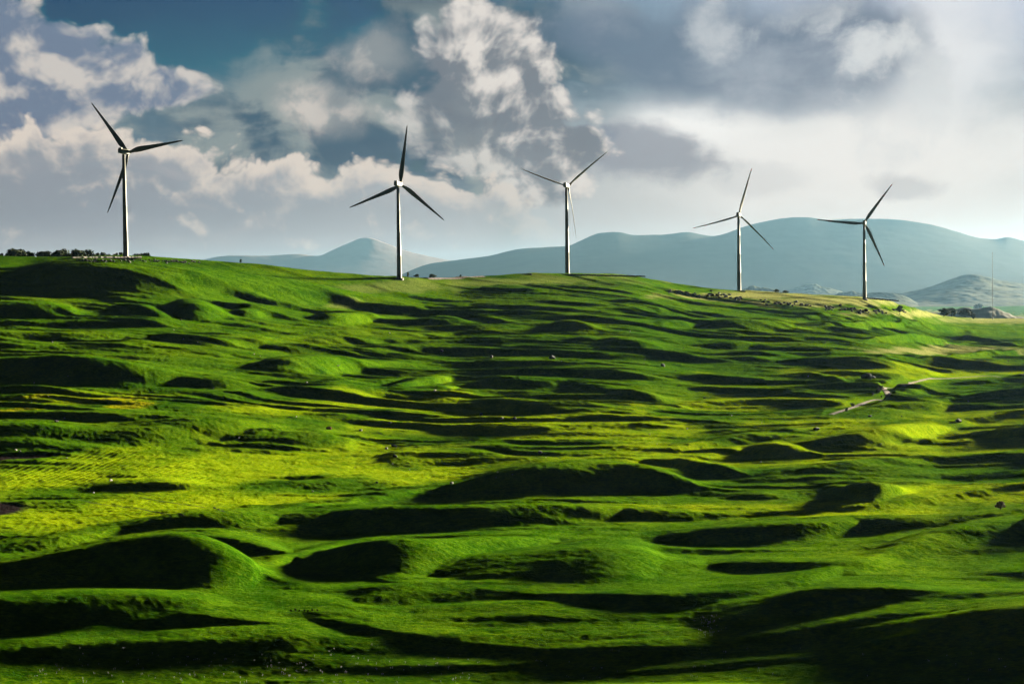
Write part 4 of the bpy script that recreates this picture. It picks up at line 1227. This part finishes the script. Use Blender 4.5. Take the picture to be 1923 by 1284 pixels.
# ------------------------------------------------------------------ boulders
def rock_mesh(seed, mat):
    r = random.Random(seed); bm = bmesh.new()
    bmesh.ops.create_icosphere(bm, subdivisions=3, radius=0.5)
    cuts = [(Vector((r.gauss(0, 1), r.gauss(0, 1), r.gauss(0, .8))).normalized(), r.uniform(.26, .42)) for _ in range(9)]
    for v in bm.verts:
        for n_, d_ in cuts:
            q = v.co.dot(n_) - d_
            if q > 0: v.co -= n_ * q * 0.92
        v.co *= 1 + 0.05 * math.sin(v.co.x * 17 + seed) * math.cos(v.co.y * 13 + v.co.z * 11)
        v.co.z *= 0.8
    return to_mesh('boulder', bm, mat, False)


ROCK = {k: [rock_mesh(i * 7 + j, m) for i in range(4)] for j, (k, m) in enumerate((('g', M_STONE), ('d', M_DSTONE), ('w', M_WSTONE), ('r', M_RSTONE)))}


def boulder(px, py, size, kind, label, group=None, name='boulder', dmin=230.0):
    p = at(px, py, dmin); s = size * mpp(p)
    o = link_mesh(name, random.choice(ROCK[kind]), None)
    o.location = p + Vector((0, 0, s * 0.18))
    o.scale = (s * random.uniform(1, 1.35), s * random.uniform(.8, 1.2), s * random.uniform(.8, 1.1))
    o.rotation_euler = (random.uniform(-.2, .2), random.uniform(-.2, .2), random.uniform(0, 6.28))
    return tag(o, label, 'boulder', group)


for (px, py, sz, kd, lab) in (
        (208, 903, 6, 'w', 'white boulder at the edge of the bright yellow green field'), (176, 926, 4, 'w', 'small white stone in the dark strip right of the ploughed corner'),
        (30, 846, 4.5, 'w', 'larger white stone of two in the dark slope at far left'), (37, 850, 3.5, 'w', 'smaller white stone of two in the dark slope at far left'),
        (618, 806, 10, 'r', 'reddish square boulder at the end of the dark bank'), (677, 809, 6, 'w', 'white boulder right of the reddish square boulder'),
        (732, 795, 6, 'd', 'dark boulder on the yellow strip above the white boulder'), (923, 672, 8, 'g', 'grey upright boulder on the middle slope below the dark bands'),
        (830, 660, 6, 'g', 'grey boulder in the dark band below the second turbine'), (817, 737, 5, 'w', 'white stone in the dark hollow of the middle slope'),
        (635, 688, 4, 'w', 'white stone at the right edge of a big dark hollow'), (1037, 674, 12, 'd', 'long dark boulder on the middle slope under the third turbine'),
        (1245, 688, 11, 'd', 'long dark boulder on the right middle slope'), (1800, 793, 12, 'g', 'grey boulder on the crest of the yellow lit hummock'),
        (1533, 807, 10, 'd', 'flat dark boulder on the pale yellow meadow'), (1628, 711, 18, 'd', 'large dark blue boulder among hummocks above the gravel road'),
        (1640, 710, 8, 'g', 'grey boulder touching the large dark blue one'), (1639, 742, 5, 'w', 'white stone left of the gravel road bend'),
        (1634, 782, 7, 'd', 'dark boulder below the gravel road on the pale meadow'), (848, 908, 7, 'g', 'grey boulder at the tip of the long dark bank'),
        (587, 924, 4, 'w', 'pale stone on the green slope below the yellow field'), (1015, 853, 10, 'd', 'dark boulder on the lit strip above the big black hollow'),
        (740, 839, 9, 'd', 'dark boulder on the bright field under the white boulder'), (726, 843, 7, 'g', 'grey boulder left beside the dark one on the bright field'),
        (742, 858, 8, 'd', 'dark boulder lowest of three on the green slope'), (943, 788, 5, 'w', 'white stone in the small dark hollow at mid picture'),
        (904, 780, 7, 'd', 'dark boulder on the ledge left of the white stone'), (967, 787, 8, 'd', 'dark pointed boulder right of the white stone'), (106, 793, 7, 'g', 'pale flat boulder on the dark bank at left'),
        (1323, 748, 5, 'g', 'grey stone on the green right slope above the meadow'), (708, 907, 5, 'd', 'dark stone at the end of the yellow field')):
    boulder(px, py, sz, kd, lab)
for k in range(60):
    px = random.uniform(0, 1900); py = random.uniform(600, 900)
    boulder(px, py, random.uniform(1.6, 3.2), random.choice('gwwgd'), 'tiny pale stone scattered on the grassy hummocks', 'tiny stones on the hummocks', 'stone')
for (pts, n, lo, hi, lab, kd, sp) in (
        ([(1256, 549), (1285, 551), (1318, 559)], 24, 3, 6.5, 'grey rock in the left outcrop below the ridge', 'gdd', 4),
        ([(1330, 552), (1360, 556), (1395, 563)], 34, 3.5, 7.5, 'grey rock in the outcrop below the fourth turbine', 'gdd', 6),
        ([(1420, 567), (1470, 571), (1522, 576)], 34, 3, 6.5, 'grey rock in the long outcrop right of the fourth turbine', 'gdd', 4),
        ([(1548, 579), (1620, 585), (1705, 588)], 52, 3, 6.5, 'grey rock in the row at the foot of the dry slope', 'gdd', 5),
        ([(142, 490), (250, 490.5), (375, 493)], 90, 2.5, 5.0, 'blue grey rock in the scree below the pale pad', 'dgd', 3)):
    for k in range(n):
        t = random.random()
        px = np.interp(t, np.linspace(0, 1, len(pts)), [p[0] for p in pts]); py = np.interp(t, np.linspace(0, 1, len(pts)), [p[1] for p in pts])
        boulder(px, py + random.gauss(0, sp * .5), random.uniform(lo, hi), random.choice(kd), lab, lab.split(' in ')[1] + ' rocks', 'rock')

# white wildflowers in the near grass
def flowers():
    bm = bmesh.new(); r = random.Random(3)
    for k in range(230):
        if k < 150: px, py = r.uniform(60, 900), min(1282, max(1205, r.gauss(1258, 20)))
        elif k < 190: px, py = r.gauss(1335, 12), r.uniform(1155, 1196)
        else: px, py = r.uniform(1000, 1900), r.uniform(1215, 1282)
        p = at(px, py, 200)
        for q in range(r.randint(1, 3)):
            o_ = p + Vector((r.gauss(0, .18), r.gauss(0, .18), r.uniform(.18, .4)))
            s = r.uniform(.03, .07)
            bmesh.ops.create_icosphere(bm, subdivisions=1, radius=s, matrix=Matrix.Translation(o_))
            tube(bm, o_ - Vector((0, 0, .4)), o_, .008, 3)
    m = simple_mat("white petals", (0.55, 0.56, 0.52), (0.8, 0.8, 0.76), 2.0, 0.8, 0.2)
    o_ = bm_obj('wildflowers', bm, m)
    tag(o_, 'tiny white wildflowers dotted through the near dark grass', 'flowers', kind='stuff')


flowers()

# ------------------------------------------------------------------ haze: one closed box round everything
def haze():
    zlo = float(H.min()) - 60; zhi = 1400.0
    bm = box_bm(0, 34000, (zlo + zhi) / 2, 120000, 84000, zhi - zlo)
    m = bpy.data.materials.new("air"); m.use_nodes = True
    nt = m.node_tree; nt.nodes.clear()
    out = nt.nodes.new('ShaderNodeOutputMaterial')
    v = nt.nodes.new('ShaderNodeVolumePrincipled')
    v.inputs['Color'].default_value = (0.30, 0.565, 0.88, 1)
    v.inputs['Density'].default_value = 0.62e-5
    v.inputs['Anisotropy'].default_value = 0.5
    nt.links.new(v.outputs[0], out.inputs['Volume'])
    m.volume_intersection_method = 'FAST' if hasattr(m, 'volume_intersection_method') else None
    o_ = bm_obj('haze', bm, m, None, False)
    m.cycles.homogeneous_volume = True
    tag(o_, 'pale blue haze in the air over the hills', 'haze', kind='stuff')


haze()
